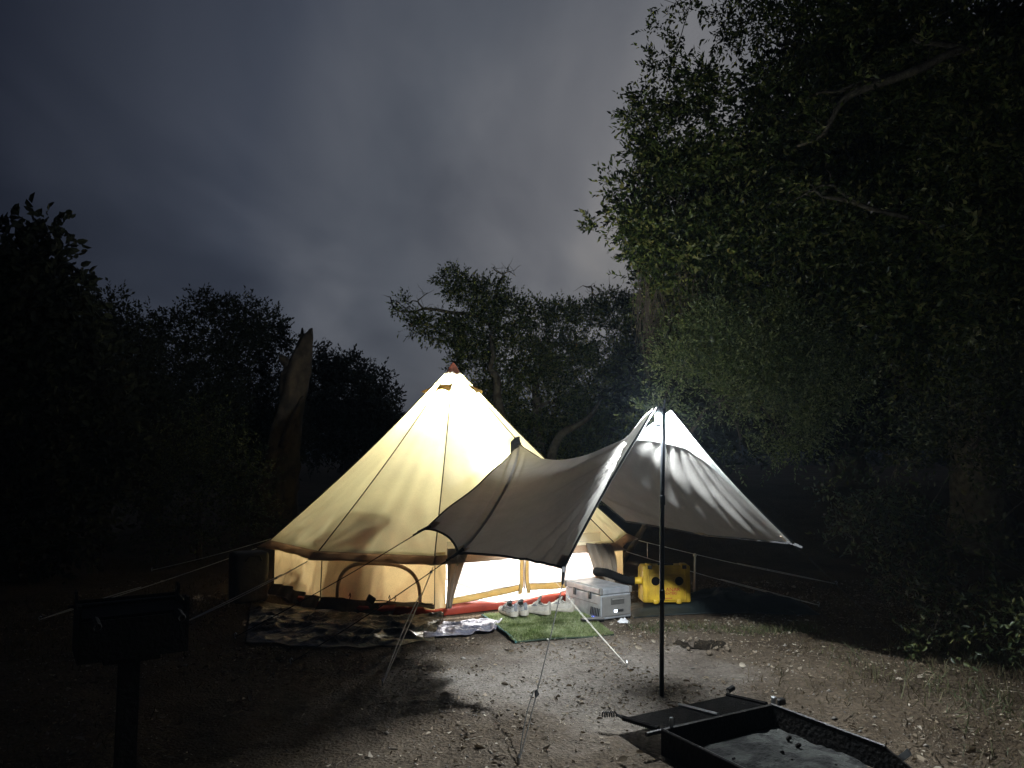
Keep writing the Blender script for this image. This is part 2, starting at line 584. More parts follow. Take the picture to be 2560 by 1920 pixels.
def ground_mat():
    m, n, l = new_mat('dirt')
    out = N(n, 'ShaderNodeOutputMaterial')
    b = N(n, 'ShaderNodeBsdfPrincipled')
    b.inputs['Roughness'].default_value = .95
    b.inputs['Specular IOR Level'].default_value = .2
    t = N(n, 'ShaderNodeTexCoord')
    a = N(n, 'ShaderNodeTexNoise')
    a.inputs['Scale'].default_value = 1.3
    a.inputs['Detail'].default_value = 8
    a.inputs['Roughness'].default_value = .65
    l.new(t.outputs['Object'], a.inputs['Vector'])
    c = N(n, 'ShaderNodeTexNoise')
    c.inputs['Scale'].default_value = 34
    c.inputs['Detail'].default_value = 6
    c.inputs['Roughness'].default_value = .7
    l.new(t.outputs['Object'], c.inputs['Vector'])
    r1 = ramp(n, [(.30, (.078, .064, .053)), (.5, (.135, .118, .103)), (.68, (.185, .168, .152))])
    l.new(a.outputs['Fac'], r1.inputs[0])
    r2 = ramp(n, [(.30, (.45, .43, .40)), (.55, (1, 1, 1)), (.75, (1.45, 1.4, 1.32))])
    l.new(c.outputs['Fac'], r2.inputs[0])
    mu = N(n, 'ShaderNodeMixRGB', blend_type='MULTIPLY')
    mu.inputs[0].default_value = 1
    l.new(r1.outputs[0], mu.inputs[1]); l.new(r2.outputs[0], mu.inputs[2])
    # worn pale dirt mid-site, dark leaf mould round it, with lantern falloff painted in
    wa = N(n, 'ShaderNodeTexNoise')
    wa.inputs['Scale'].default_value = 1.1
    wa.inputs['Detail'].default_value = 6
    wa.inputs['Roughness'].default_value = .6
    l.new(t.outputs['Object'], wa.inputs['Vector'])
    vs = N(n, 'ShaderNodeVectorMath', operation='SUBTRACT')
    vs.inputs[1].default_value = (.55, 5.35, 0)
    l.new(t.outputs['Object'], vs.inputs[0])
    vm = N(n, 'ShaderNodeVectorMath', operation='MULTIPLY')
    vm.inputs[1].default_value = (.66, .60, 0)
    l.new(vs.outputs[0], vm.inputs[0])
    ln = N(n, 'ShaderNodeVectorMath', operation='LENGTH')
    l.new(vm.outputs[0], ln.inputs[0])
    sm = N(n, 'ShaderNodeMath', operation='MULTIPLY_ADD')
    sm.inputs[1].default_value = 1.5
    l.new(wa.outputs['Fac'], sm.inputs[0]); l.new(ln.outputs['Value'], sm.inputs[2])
    rm = ramp(n, [(.0, (1.55, 1.58, 1.62)), (.43, (1.35, 1.36, 1.38)), (.62, (.66, .58, .48)), (1.0, (.52, .42, .29))])  # outer stops warmed to paint in the tent's glow
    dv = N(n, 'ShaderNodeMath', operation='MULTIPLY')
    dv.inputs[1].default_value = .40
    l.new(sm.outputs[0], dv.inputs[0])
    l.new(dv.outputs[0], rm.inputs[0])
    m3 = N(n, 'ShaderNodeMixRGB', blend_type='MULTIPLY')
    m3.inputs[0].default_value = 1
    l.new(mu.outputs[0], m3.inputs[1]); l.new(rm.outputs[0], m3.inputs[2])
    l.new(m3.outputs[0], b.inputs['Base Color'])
    v = N(n, 'ShaderNodeTexVoronoi')
    v.inputs['Scale'].default_value = 55
    l.new(t.outputs['Object'], v.inputs['Vector'])
    ad = N(n, 'ShaderNodeMath', operation='MULTIPLY_ADD')
    ad.inputs[1].default_value = .5
    l.new(v.outputs['Distance'], ad.inputs[0]); l.new(c.outputs['Fac'], ad.inputs[2])
    bp = N(n, 'ShaderNodeBump')
    bp.inputs['Strength'].default_value = .8
    bp.inputs['Distance'].default_value = .03
    l.new(ad.outputs[0], bp.inputs['Height'])
    l.new(bp.outputs[0], b.inputs['Normal'])
    l.new(b.outputs[0], out.inputs['Surface'])
    return m


def camo_mat():
    m, n, l = new_mat('camo_sheet')
    out = N(n, 'ShaderNodeOutputMaterial')
    b = N(n, 'ShaderNodeBsdfPrincipled')
    b.inputs['Roughness'].default_value = .42
    t = N(n, 'ShaderNodeTexCoord')
    mpn = N(n, 'ShaderNodeMapping')
    mpn.inputs['Scale'].default_value = (1, 1.9, 1)
    l.new(t.outputs['Object'], mpn.inputs['Vector'])
    a = N(n, 'ShaderNodeTexNoise')
    a.inputs['Scale'].default_value = 5.5
    a.inputs['Detail'].default_value = 3
    a.inputs['Distortion'].default_value = 1.3
    l.new(mpn.outputs[0], a.inputs['Vector'])
    r = ramp(n, [(0, (.009, .010, .007)), (.42, (.030, .027, .018)), (.50, (.095, .070, .040)), (.58, (.036, .038, .022)), (.66, (.115, .088, .055))], 'CONSTANT')
    l.new(a.outputs['Fac'], r.inputs[0])
    l.new(r.outputs[0], b.inputs['Base Color'])
    c = N(n, 'ShaderNodeTexNoise')
    c.inputs['Scale'].default_value = 18
    c.inputs['Detail'].default_value = 5
    l.new(t.outputs['Object'], c.inputs['Vector'])
    bp = N(n, 'ShaderNodeBump')
    bp.inputs['Strength'].default_value = .6
    bp.inputs['Distance'].default_value = .02
    l.new(c.outputs['Fac'], bp.inputs['Height'])
    l.new(bp.outputs[0], b.inputs['Normal'])
    l.new(b.outputs[0], out.inputs['Surface'])
    return m


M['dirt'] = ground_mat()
M['camo'] = camo_mat()

# ------------------------------------------------------------------ ground
HOLE = (1.45, 6.05)
FIRE = (1.26, 3.85)


def gh(x, y):
    x = np.asarray(x, float); y = np.asarray(y, float)
    near = 1 - sstep(14, 40, np.hypot(x, y - 6))
    h = (fbm(x, y, .55, 3, 3) - .5) * .10 * near
    flat = sstep(1.9, 3.4, np.hypot(x + .5, (y - 8.6) * .9)) * sstep(.5, 1.1, np.hypot((x - .5) * .8, y - 6.9)) * sstep(.5, 1.0, np.hypot(x - 1.5, y - 7.3))
    h = h * (0.10 + .90 * flat)
    h = h + (fbm(x, y, 5.0, 3, 8) - .5) * .030 * near * (.25 + .75 * flat)
    h = h + (fbm(x, y, 17.0, 2, 5) - .5) * .016 * near * (.3 + .7 * flat)
    # rise towards the trees at the back right
    h = h + .95 * sstep(10.2, 15.5, y) * sstep(1.2, 3.6, x) * (1 - sstep(30, 80, np.hypot(x, y)))
    d = np.hypot((x - HOLE[0]), (y - HOLE[1]) * 1.25)
    h = h - .26 * (1 - sstep(.075, .125, d)) + .035 * np.exp(-((d - .17) / .05) ** 2)
    d2 = np.hypot(x - FIRE[0], y - FIRE[1])
    h = h * sstep(.35, .9, d2)
    return h


def axis(lo, hi, near_lo, near_hi, step):
    a = list(np.arange(near_lo, near_hi + 1e-6, step))
    s = step; q = near_hi
    up = []
    while q < hi:
        s *= 1.16; q += s; up.append(min(q, hi))
    s = step; q = near_lo
    dn = []
    while q > lo:
        s *= 1.16; q -= s; dn.append(max(q, lo))
    return np.array(dn[::-1] + a + up)


gx = axis(-600, 600, -4.6, 4.6, .032)
gy = axis(-60, 900, 2.6, 9.2, .032)
GX, GY = np.meshgrid(gx, gy, indexing='ij')
GZ = gh(GX, GY)
nv = len(gy)
idx = np.arange(GX.size).reshape(GX.shape)
F = np.stack([idx[:-1, :-1], idx[1:, :-1], idx[1:, 1:], idx[:-1, 1:]], -1).reshape(-1, 4)
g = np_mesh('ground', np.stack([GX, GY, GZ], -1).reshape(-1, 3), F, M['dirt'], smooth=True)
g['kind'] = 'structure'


def gz(x, y):
    return float(gh(x, y))


# far hills
hx = np.linspace(-500, 500, 120)
rows = []
for k, fr in enumerate((0, .25, .55, .8, 1.0, .8, 0)):
    top = 9 + 9 * fbm(hx, hx * 0, .008, 3, 2) + 5 * sstep(40, -160, hx)
    rows.append(np.stack([hx, 205 + k * 14 + 0 * hx, -2 + top * fr + 1.2 * fbm(hx, hx * 0 + k, .06, 3, 4)], -1))
hm = MB().grid(np.array(rows)).build('hills', pmat('hill_scrub', (.03, .035, .02), (.05, .05, .03), .1, .95), smooth=True)
hm['kind'] = 'structure'

# ------------------------------------------------------------------ leaves and trees
def unit(v):
    return v / (np.linalg.norm(v, axis=-1, keepdims=True) + 1e-9)


def rnd_dir(n):
    v = rng.normal(size=(n, 3))
    return unit(v)


def leaf_arrays(base, dirs, length, width, fold=.25, hexa=False):
    """one leaf per row: base point, direction, size"""
    n = len(base)
    up = rnd_dir(n)
    side = unit(np.cross(dirs, up))
    nrm = np.cross(side, dirs)
    L = length[:, None]; W = width[:, None]
    if not hexa:
        tip = base + dirs * L
        a = base + dirs * L * .45 + side * W * .5 + nrm * W * fold
        b = base + dirs * L * .45 - side * W * .5 + nrm * W * fold
        V = np.stack([base, a, tip, b], 1).reshape(-1, 3)
        o = (np.arange(n) * 4)[:, None]
        F = np.concatenate([o + np.array([0, 1, 2]), o + np.array([0, 2, 3])], 1).reshape(-1, 3)
    else:
        tip = base + dirs * L - nrm * L * .12
        a1 = base + dirs * L * .25 + side * W * .42 + nrm * W * fold
        a2 = base + dirs * L * .68 + side * W * .40 + nrm * W * fold * .6
        b1 = base + dirs * L * .25 - side * W * .42 + nrm * W * fold
        b2 = base + dirs * L * .68 - side * W * .40 + nrm * W * fold * .6
        V = np.stack([base, a1, a2, tip, b2, b1], 1).reshape(-1, 3)
        o = (np.arange(n) * 6)[:, None]
        F = np.concatenate([o + np.array([0, 1, 2]), o + np.array([0, 2, 3]), o + np.array([0, 3, 4]), o + np.array([0, 4, 5])], 1).reshape(-1, 3)
    return V, F


def sprig_leaves(p, d, K, slen, llen, ratio, hexa=False, splay=1.0):
    """K leaves along each sprig"""
    n = len(p)
    t = (np.arange(K) + .5) / K
    P = p[:, None, :] + d[:, None, :] * (slen[:, None] * t[None, :])[:, :, None]
    P = P.reshape(-1, 3)
    dd = np.repeat(d, K, 0)
    q = unit(np.cross(dd, rnd_dir(n * K)))
    fw = np.tile(.35 + .75 * t, n)[:, None]
    ld = unit(q * splay * (1.15 - .6 * np.tile(t, n))[:, None] + dd * fw + rng.normal(size=(n * K, 3)) * .22)
    L = np.repeat(llen, K) * rng.uniform(.65, 1.2, n * K)
    return leaf_arrays(P, ld, L, L * ratio * rng.uniform(.8, 1.15, n * K), hexa=hexa)


def blob_points(blobs, per, squash=.85, shell=.45):
    """sprig roots and directions for a list of (x,y,z,r,density)"""
    P = []; Dr = []; Rr = []
    for b in blobs:
        r = b[3]; dn = b[4] if len(b) > 4 else 1
        k = max(6, int(per * r * r * dn))
        u = rnd_dir(k)
        rad = r * (shell + (1.08 - shell) * rng.random(k) ** .6)
        lump = .72 + .56 * vnoise(u[:, 0] * 2.1 + b[0] * 3, u[:, 2] * 2.1 + u[:, 1] * 1.7 + b[2] * 2, 1.0, 5)
        pt = np.array(b[:3]) + u * (rad * lump)[:, None] * np.array([1, 1, squash])
        P.append(pt)
        Dr.append(unit(u * .8 + rng.normal(size=(k, 3)) * .55 + np.array([0, 0, .10])))
        Rr.append(np.full(k, r))
    return np.concatenate(P), np.concatenate(Dr), np.concatenate(Rr)


def joinm(parts):
    V = []; F = []; o = 0
    for v, f in parts:
        V.append(v); F.append(f + o); o += len(v)
    return np.concatenate(V), np.concatenate(F)


def wob(a, b, n, amp):
    a = np.array(a, float); b = np.array(b, float)
    pts = []
    off = rnd_dir(1)[0] * amp
    off2 = rnd_dir(1)[0] * amp * .6
    for i in range(n + 1):
        t = i / n
        pts.append(a + (b - a) * t + off * math.sin(math.pi * t) + off2 * math.sin(2 * math.pi * t))
    return pts


def smooth_pts(pts, k=3):
    """Catmull-Rom through the points"""
    P = [Vector(p) for p in pts]
    out = []
    for i in range(len(P) - 1):
        p0 = P[max(i - 1, 0)]; p1 = P[i]; p2 = P[i + 1]; p3 = P[min(i + 2, len(P) - 1)]
        for j in range(k):
            t = j / k
            out.append(0.5 * ((2 * p1) + (p2 - p0) * t + (2 * p0 - 5 * p1 + 4 * p2 - p3) * t * t + (3 * p1 - p0 - 3 * p2 + p3) * t ** 3))
    out.append(P[-1])
    return out


def tree(name, label, cat, base, top, blobs, leaf, per, llen, ratio, K, slen, bark, rt, limbs=(), group=None, hexa=False,
         splay=1.0, shell=.45, squash=.85, sizeby=0.0, extra=None, branch_r=.035, clump=0, limb_leaves=0.0, gaps=0.0):
    b0 = (base[0], base[1], gz(base[0], base[1]) - .08)
    root = thing(name, label, cat, (base[0], base[1], gz(base[0], base[1])), 0, group)
    tm = MB()
    path = wob(b0, top, 6, .10 * (top[2] - b0[2]) * .4)
    rad = [rt * (1.35 if i == 0 else 1.0) * (1 - .55 * i / 6) for i in range(7)]
    tm.tube(path, rad, 9)
    nodes = [(np.array(path[k]), rad[k]) for k in (3, 4, 5, 6)]
    for b in sorted(blobs, key=lambda q: (q[0] - top[0]) ** 2 + (q[1] - top[1]) ** 2 + (q[2] - top[2]) ** 2):
        c = np.array(b[:3])
        best = min(nodes, key=lambda nd: np.linalg.norm(nd[0] - c))
        r0 = min(best[1] * .75, branch_r + .03 * b[3])
        pts = wob(best[0], c, 5, .12 * np.linalg.norm(c - best[0]))
        tm.tube(pts, [max(.006, r0 * (1 - .12 * i)) for i in range(6)], 6)
        nodes.append((c, max(.012, r0 * .45)))
        for q in range(4):
            e = c + rnd_dir(1)[0] * b[3] * .8
            tm.tube(wob(c, e, 3, .1 * b[3]), [max(.005, r0 * .3), max(.004, r0 * .22), .004, .003], 4)
    for lp, lr in limbs:
        sp = smooth_pts(lp, 4)
        tm.tube(sp, [lr * (1 - .75 * i / (len(sp) - 1)) for i in range(len(sp))], 7)
    ex = []
    for lp, lr in limbs:
        sp = smooth_pts(lp, 4)
        for i in range(3, len(sp)):
            if random.random() < .55:
                d_ = rnd_dir(1)[0]; L_ = random.uniform(.12, .34)
                a_ = np.array(sp[i]); e_ = a_ + d_ * L_
                tm.tube(wob(a_, e_, 3, .03), [max(.005, lr * .22), .005, .004, .003], 4)
                if random.random() < limb_leaves:
                    ex.append((e_ - d_ * .1, d_))
    if ex:
        ep = np.repeat(np.array([q[0] for q in ex]), 3, 0) + rng.normal(size=(len(ex) * 3, 3)) * .04
        ed = unit(np.repeat(np.array([q[1] for q in ex]), 3, 0) + rng.normal(size=(len(ex) * 3, 3)) * .5)
        extra = sprig_leaves(ep, ed, K, np.full(len(ep), slen), np.full(len(ep), llen), ratio, hexa, splay)
    tm.build('trunk', bark, root, smooth=True)
    if clump:
        sub = []
        for b in blobs:
            dn_ = b[4] if len(b) > 4 else 1
            nsub = int(6 + 10 * b[3])
            for q in range(nsub):
                u_ = rnd_dir(1)[0]
                rs = b[3] * random.uniform(.22, .44) / max(.75, b[3]) ** .4
                c_ = np.array(b[:3]) + u_ * (b[3] * random.uniform(.45, .92)) * np.array([1, 1, squash])
                sub.append((c_[0], c_[1], c_[2], rs, dn_ * clump))
        P, Dd, Rr = blob_points(sub, per, .8, .15)
        Rr = Rr * 2.6
    else:
        P, Dd, Rr = blob_points(blobs, per, squash, shell)
    if gaps:
        kp = (.6 * vnoise(P[:, 0] * 2.6 + P[:, 1] * .9, P[:, 2] * 2.6 - P[:, 1] * .7, 1, 3) + .4 * vnoise(P[:, 0] * 6 + P[:, 1], P[:, 2] * 6, 1, 8)) > gaps
        P, Dd, Rr = P[kp], Dd[kp], Rr[kp]
    sc = 1 + sizeby * np.clip(Rr - .45, 0, 1)
    if sizeby:
        keep = rng.random(len(P)) < 1 / sc ** 1.6
        P, Dd, sc = P[keep], Dd[keep], sc[keep]
    parts = [sprig_leaves(P, Dd, K, slen * sc * rng.uniform(.6, 1.3, len(P)), llen * sc, ratio, hexa, splay)]
    if extra is not None:
        parts.append(extra)
    V, F = joinm(parts)
    np_mesh('crown', V, F, leaf, root)
    return root


A_BLOBS = [(2.398, 10, 7.472, .5, .35), (2.168, 10, 6.79, .36, .45), (3.267, 10.5, 7.951, .7, .25), (2.536, 9.8, 6.079, .5, 1), (1.86, 9.6, 5.771, .4, 1), (2.036, 9.5, 5.252, .5, 1), (1.589, 9.3, 4.764, .38, 1), (1.37, 9.2, 4.302, .33, 1.2), (1.757, 9.2, 4.077, .45, 1.2), (2.203, 9.4, 4.542, .55, 1), (2.729, 9.8, 5.316, .65, .9), (3.301, 10.2, 6.323, .55, .4), (3.838, 10.4, 7.179, .7, .3), (3.983, 10.6, 5.921, .8, .8), (3.23, 9.8, 4.458, .7, 1), (2.669, 9.7, 3.903, .55, 1), (2.129, 9.6, 3.671, .45, 1), (1.641, 9.4, 3.803, .28, 1), (4.211, 10.2, 4.081, .9, 1), (4.795, 10.7, 5.196, .8, .8), (5.115, 10.9, 6.653, .9, .9), (4.693, 10.5, 7.771, .9, .9), (6.107, 10.8, 7.642, 1, .9), (5.862, 10.5, 5.879, 1, .9), (5.199, 10, 4.301, 1, .9), (6.046, 9.5, 5.992, 1.1, .9), (5.836, 9.3, 4.357, 1.1, .9), (5.388, 9, 2.959, 1.0, .9), (4.831, 9.4, 2.875, .9, .9), (6.54, 9.5, 7.446, 1.1, .8), (4.048, 9.9, 2.896, .8, 1), (3.26, 10, 3.281, .6, 1), (2.629, 10, 3.281, .45, 1), (1.858, 9.8, 3.402, .3, 1), (6.086, 8.6, 3.445, 1.2, .9), (6.221, 8.8, 4.927, 1.2, .9)]
A_LIMBS = [
    ([(6.6, 9.4, 6.6), (5.506, 8.9, 6.359), (4.752, 8.8, 6.002), (4.071, 8.8, 5.754), (3.875, 8.8, 5.582), (3.748, 8.8, 5.361), (3.648, 8.8, 5.214), (3.399, 8.9, 5.133)], .065),
    ([(4.752, 8.8, 6.002), (4.233, 8.9, 5.933), (3.985, 9, 5.866), (3.751, 9, 5.851), (3.618, 9.1, 5.813)], .04),
    ([(6.5, 10.0, 4.2), (5.19, 9.3, 4.307), (4.299, 9, 4.402), (4.064, 9, 4.525), (3.854, 9, 4.698), (3.826, 9, 4.856)], .036),
    ([(4.299, 9, 4.402), (3.982, 9, 4.511), (3.743, 9, 4.55), (3.611, 9, 4.624), (3.454, 9.1, 4.559)], .03),
    ([(3.854, 9, 4.698), (3.7, 9, 4.683), (3.611, 9, 4.624)], .022),
    ([(5.506, 8.9, 6.359), (5.065, 8.8, 6.355), (4.898, 8.8, 6.365), (4.805, 8.8, 6.415), (4.872, 8.8, 6.515)], .04)]
# drooping bare twigs under the left edge of the oak crown
def twig_curtain(n, x0, x1, y0, y1, z0, z1, l0, l1):
    m = MB()
    for k in range(n):
        x = random.uniform(x0, x1); y = random.uniform(y0, y1); z = random.uniform(z0, z1)
        L = random.uniform(l0, l1)
        pts = [(x, y, z)]
        dxx = random.uniform(-.12, .12); dyy = random.uniform(-.1, .1)
        for j in range(1, 6):
            t = j / 5
            pts.append((x + dxx * math.sin(t * 2.2) + random.gauss(0, .012), y + dyy * t, z - L * t))
        m.tube(pts, [.006, .005, .0045, .004, .0035, .003], 3, cap=False)
    return m


oak = tree('oak_tree', 'huge dark live oak whose leafy crown towers over the awning', 'tree', (6.9, 11.4), (6.6, 10.6, 4.6),
           A_BLOBS, M['oak_leaf'], 900, .080, .46, 9, .28, M['bark'], .42, A_LIMBS, sizeby=.25, hexa=False, clump=1.1, limb_leaves=.6, gaps=.42)
twig_curtain(150, 1.55, 2.45, 9.25, 9.7, 3.1, 3.9, .35, .9).build('bare_twigs', M['twig'], oak)

B_BLOBS = [(1.599, 8.3, 2.016, .24), (1.799, 8.4, 2.374, .36), (2.138, 8.5, 2.653, .42), (2.351, 8.6, 2.986, .3), (2.61, 8.6, 2.531, .5), (3.091, 8.8, 2.741, .5), (2.743, 8.5, 2.029, .5), (2.275, 8.4, 2.067, .4), (3.182, 8.6, 2.125, .5), (2.963, 8.4, 1.674, .36), (2.482, 8.4, 1.63, .3), (3.586, 8.9, 2.567, .5), (3.623, 8.6, 1.946, .45)]
tree('tall_bush', 'tall fine leaved bush lit by the lantern behind the awning peak', 'bush', (1.25, 9.95), (2.2, 8.7, 2.0),
     B_BLOBS, M['bush_leaf'], 1250, .046, .42, 11, .28, M['bark_dark'], .045, splay=.75, shell=.35, clump=1.15, gaps=.43)
C_BLOBS = [(3.111, 6.2, 1.436, .38, .5), (2.827, 6.1, 1.125, .36, .5), (3.146, 6, 1.008, .46, .5), (2.555, 6.0, .887, .22, .5), (3.42, 5.8, 1.44, .45, .5), (3.359, 5.6, .871, .5, .5), (2.879, 5.8, .631, .3, .5), (3.906, 6, 1.905, .6, .5), (3.675, 6.6, 1.876, .45, .5), (3.559, 5.4, 1.168, .5, .5), (3.1, 5.7, .42, .42, .5), (3.6, 5.2, .5, .5, .5)]
tree('broadleaf_shrub', 'loose broad leaved shrub beside the right corner of the awning', 'shrub', (3.4, 6.0), (3.35, 6.0, .8),
     C_BLOBS, M['shrub_leaf'], 1500, .046, .5, 7, .22, M['bark_dark'], .05, hexa=True, clump=.75, gaps=.38)
D_BLOBS = [(-1.225, 16, 5.076, .3), (-.886, 16, 4.862, .33), (-.464, 16, 4.819, .34), (-1.807, 16, 4.137, .26), (-2.06, 16, 4.265, .18), (-2.359, 16, 4.605, .14), (-1.344, 16, 4.01, .38), (-.756, 16, 4.095, .5), (-.084, 16, 4.35, .45), (.521, 16.5, 4.439, .36), (1.128, 16.5, 4.439, .42), (1.659, 16.6, 4.501, .36), (2.184, 16.6, 4.633, .4), (2.722, 16.7, 4.474, .5), (.084, 16, 3.418, .7), (-.921, 16, 3.418, .45), (1.036, 16.5, 3.478, .7), (1.987, 16.5, 3.565, .6), (-.333, 16, 2.579, .6), (.933, 16.3, 2.514, .7), (1.879, 16.4, 2.606, .6), (2.69, 16.6, 3.315, .6), (.498, 16.8, 1.831, .7), (1.428, 17, 1.751, .6), (2.397, 17, 1.926, .6), (-.9, 17, 1.9, .6), (3.4, 17, 2.6, .8), (3.4, 17, 3.9, .7), (-.2, 17.2, 1.2, .7), (1.0, 17.6, .9, .8), (2.2, 17.6, 1.0, .8)]
D_LIMBS = [
    ([(-.421, 16, 4.1), (-.673, 16, 4.35), (-1.263, 16, 4.418), (-1.558, 16, 4.477), (-1.861, 16, 4.503), (-2.046, 16, 4.443), (-2.442, 16, 4.477), (-2.563, 16, 4.751)], .05),
    ([(-1.861, 16, 4.503), (-1.981, 16, 4.657), (-1.897, 16, 4.751), (-1.772, 16, 4.845)], .022),
    ([(-1.981, 16, 4.657), (-2.107, 16, 4.674), (-2.174, 16, 4.605)], .016),
    ([(-2.046, 16, 4.443), (-2.16, 16, 4.56), (-2.25, 16, 4.50), (-2.30, 16, 4.58)], .014),
    ([(-.421, 16, 4.35), (-.304, 16, 4.965), (-.228, 16, 5.136), (-.186, 16, 5.231), (-.304, 16, 5.291), (-.398, 16, 5.36)], .035),
    ([(-.186, 16, 5.231), (-.127, 16, 5.282), (-.034, 16, 5.291), (.076, 16, 5.205)], .018),
    ([(1.691, 16.5, 4.2), (1.729, 16.5, 4.658), (1.741, 16.5, 5.046), (1.654, 16.5, 5.073), (1.541, 16.5, 5.108)], .03),
    ([(1.741, 16.5, 4.95), (1.86, 16.5, 4.86), (1.93, 16.5, 4.80)], .014),
    ([(1.979, 16.5, 4.527), (2.044, 16.5, 4.879), (2.176, 16.5, 5.038)], .022),
    ([(-.05, 15.9, -.05), (-.149, 15.6, 1.748), (-.287, 15.3, 2.532), (-.304, 15.3, 2.972), (-.44, 15.3, 3.173), (-.376, 15.3, 3.431), (-.45, 15.6, 3.9)], .12),
    ([(.45, 15.2, -.05), (.60, 15, .9), (.737, 15, 1.268), (.805, 14.8, 1.584), (.968, 14.8, 1.86), (1.268, 14.8, 2.021), (1.552, 15, 2.23), (1.8, 15.4, 2.6)], .13)]
tree('scrub_oak', 'gnarled scrub oak with bare curling twigs behind the tent peak', 'tree', (.5, 16.6), (.5, 16.5, 3.0),
     [(b[0], b[1], b[2], b[3] * .9) for b in D_BLOBS], M['oak_leaf'], 1900, .075, .5, 8, .26, M['bark'], .18, D_LIMBS, shell=.3, gaps=.22)
E1_BLOBS = [(-6.016, 9, 4.021, .28, .5), (-5.815, 9, 3.826, .3, .6), (-5.541, 9, 4.07, .16, .7), (-5.433, 9, 3.826, .14, .7), (-5.516, 9, 3.584, .2, .8), (-5.935, 9, 3.439, .4, 1), (-5.316, 9, 3.391, .25, 1), (-6.041, 9, 2.816, .6, 1), (-5.509, 9.3, 2.811, .5, 1), (-5.719, 9, 2.107, .6, 1), (-5.231, 9.3, 2.127, .55, 1), (-5.68, 9, 1.407, .6, 1), (-5.099, 9.3, 1.404, .5, 1), (-6.5, 9.4, 3.3, .7, 1), (-6.6, 9.2, 2.2, .8, 1), (-5.5, 9.2, .7, .6, 1)]
E2_BLOBS = [(-7.042, 13, 3.815, .3, 1), (-6.774, 13, 3.954, .22, 1), (-7.158, 13, 3.401, .5, 1), (-6.598, 13, 3.058, .6, 1), (-6.974, 13, 2.377, .7, 1), (-6.285, 13, 2.106, .7, 1), (-6.6, 13, 1.3, .8, 1), (-7.6, 13, 1.8, .8, 1), (-7.9, 13, 3.2, .6, 1)]
E3_BLOBS = [(-7.165, 15, 3.853, .42, 1), (-6.614, 15, 3.853, .4, 1), (-7.555, 15, 3.773, .35, 1), (-6.897, 15, 3.061, .7, 1), (-6.322, 15, 2.355, .8, 1), (-7.6, 15, 2.6, .8, 1), (-7.0, 15, 1.5, .9, 1)]
E4_BLOBS = [(-6.485, 16, 4.52, .3, .9), (-6.055, 16, 4.265, .45, 1), (-5.551, 16, 4.265, .42, 1), (-5.127, 16, 4.137, .36, 1), (-4.948, 16, 3.756, .35, 1), (-5.693, 16, 3.418, .7, 1), (-6.362, 16, 3.418, .6, 1), (-5.333, 16, 2.579, .8, 1), (-5.986, 16, 2.163, .8, 1), (-4.982, 16, 1.914, .7, 1), (-5.5, 16, 1.3, .9, 1)]
E5_BLOBS = [(-6.527, 26, 4.48, .55, 1), (-5.841, 26, 4.206, .5, 1), (-5.301, 26, 4.343, .45, 1), (-4.748, 26, 3.797, .6, 1), (-4.401, 26, 3.254, .5, 1), (-6.783, 26, 3.797, .8, 1), (-5.687, 26, 3.254, 1.0, 1), (-4.729, 26, 2.577, .9, 1), (-6.476, 26, 2.172, 1.1, 1), (-5.122, 26, 1.903, 1.0, 1), (-4.181, 26, 2.037, .8, 1)]
E6_BLOBS = [(-4.731, 11, 1.614, .45, .6), (-4.285, 11, 1.898, .4, .6), (-4.097, 11, 1.387, .45, .6), (-4.603, 11, 1.217, .45, .6), (-3.805, 11, 1.161, .4, .6), (-4.907, 10.8, 1.167, .4, .6), (-4.3, 10.9, .6, .5, .6), (-4.8, 10.8, .5, .5, .6), (-3.7, 11, .6, .4, .6)]
GRP = None
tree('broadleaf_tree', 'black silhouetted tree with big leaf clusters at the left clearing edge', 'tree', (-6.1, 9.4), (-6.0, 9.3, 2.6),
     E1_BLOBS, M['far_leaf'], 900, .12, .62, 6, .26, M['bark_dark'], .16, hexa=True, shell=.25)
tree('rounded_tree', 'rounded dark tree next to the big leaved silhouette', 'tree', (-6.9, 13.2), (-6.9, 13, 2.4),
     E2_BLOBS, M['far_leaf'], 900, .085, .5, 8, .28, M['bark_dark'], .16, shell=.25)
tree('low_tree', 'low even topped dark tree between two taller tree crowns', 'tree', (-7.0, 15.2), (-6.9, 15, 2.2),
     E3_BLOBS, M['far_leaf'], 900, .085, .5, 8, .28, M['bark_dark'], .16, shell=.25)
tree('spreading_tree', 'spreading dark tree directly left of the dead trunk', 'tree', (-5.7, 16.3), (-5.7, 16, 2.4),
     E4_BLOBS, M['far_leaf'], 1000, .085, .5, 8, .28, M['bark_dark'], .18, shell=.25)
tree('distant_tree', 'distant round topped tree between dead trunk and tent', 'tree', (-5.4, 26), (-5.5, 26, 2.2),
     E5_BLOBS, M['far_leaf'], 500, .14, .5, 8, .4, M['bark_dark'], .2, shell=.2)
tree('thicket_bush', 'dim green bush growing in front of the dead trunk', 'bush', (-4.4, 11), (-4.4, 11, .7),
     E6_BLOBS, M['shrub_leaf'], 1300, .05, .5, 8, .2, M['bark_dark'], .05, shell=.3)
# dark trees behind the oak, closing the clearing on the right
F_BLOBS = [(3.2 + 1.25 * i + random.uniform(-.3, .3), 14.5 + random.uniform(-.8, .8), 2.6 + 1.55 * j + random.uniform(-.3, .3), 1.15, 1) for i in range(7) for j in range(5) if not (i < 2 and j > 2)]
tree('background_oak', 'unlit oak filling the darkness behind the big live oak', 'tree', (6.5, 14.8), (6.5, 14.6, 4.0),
     F_BLOBS, M['far_leaf'], 420, .15, .55, 7, .4, M['bark_dark'], .3, shell=.2)
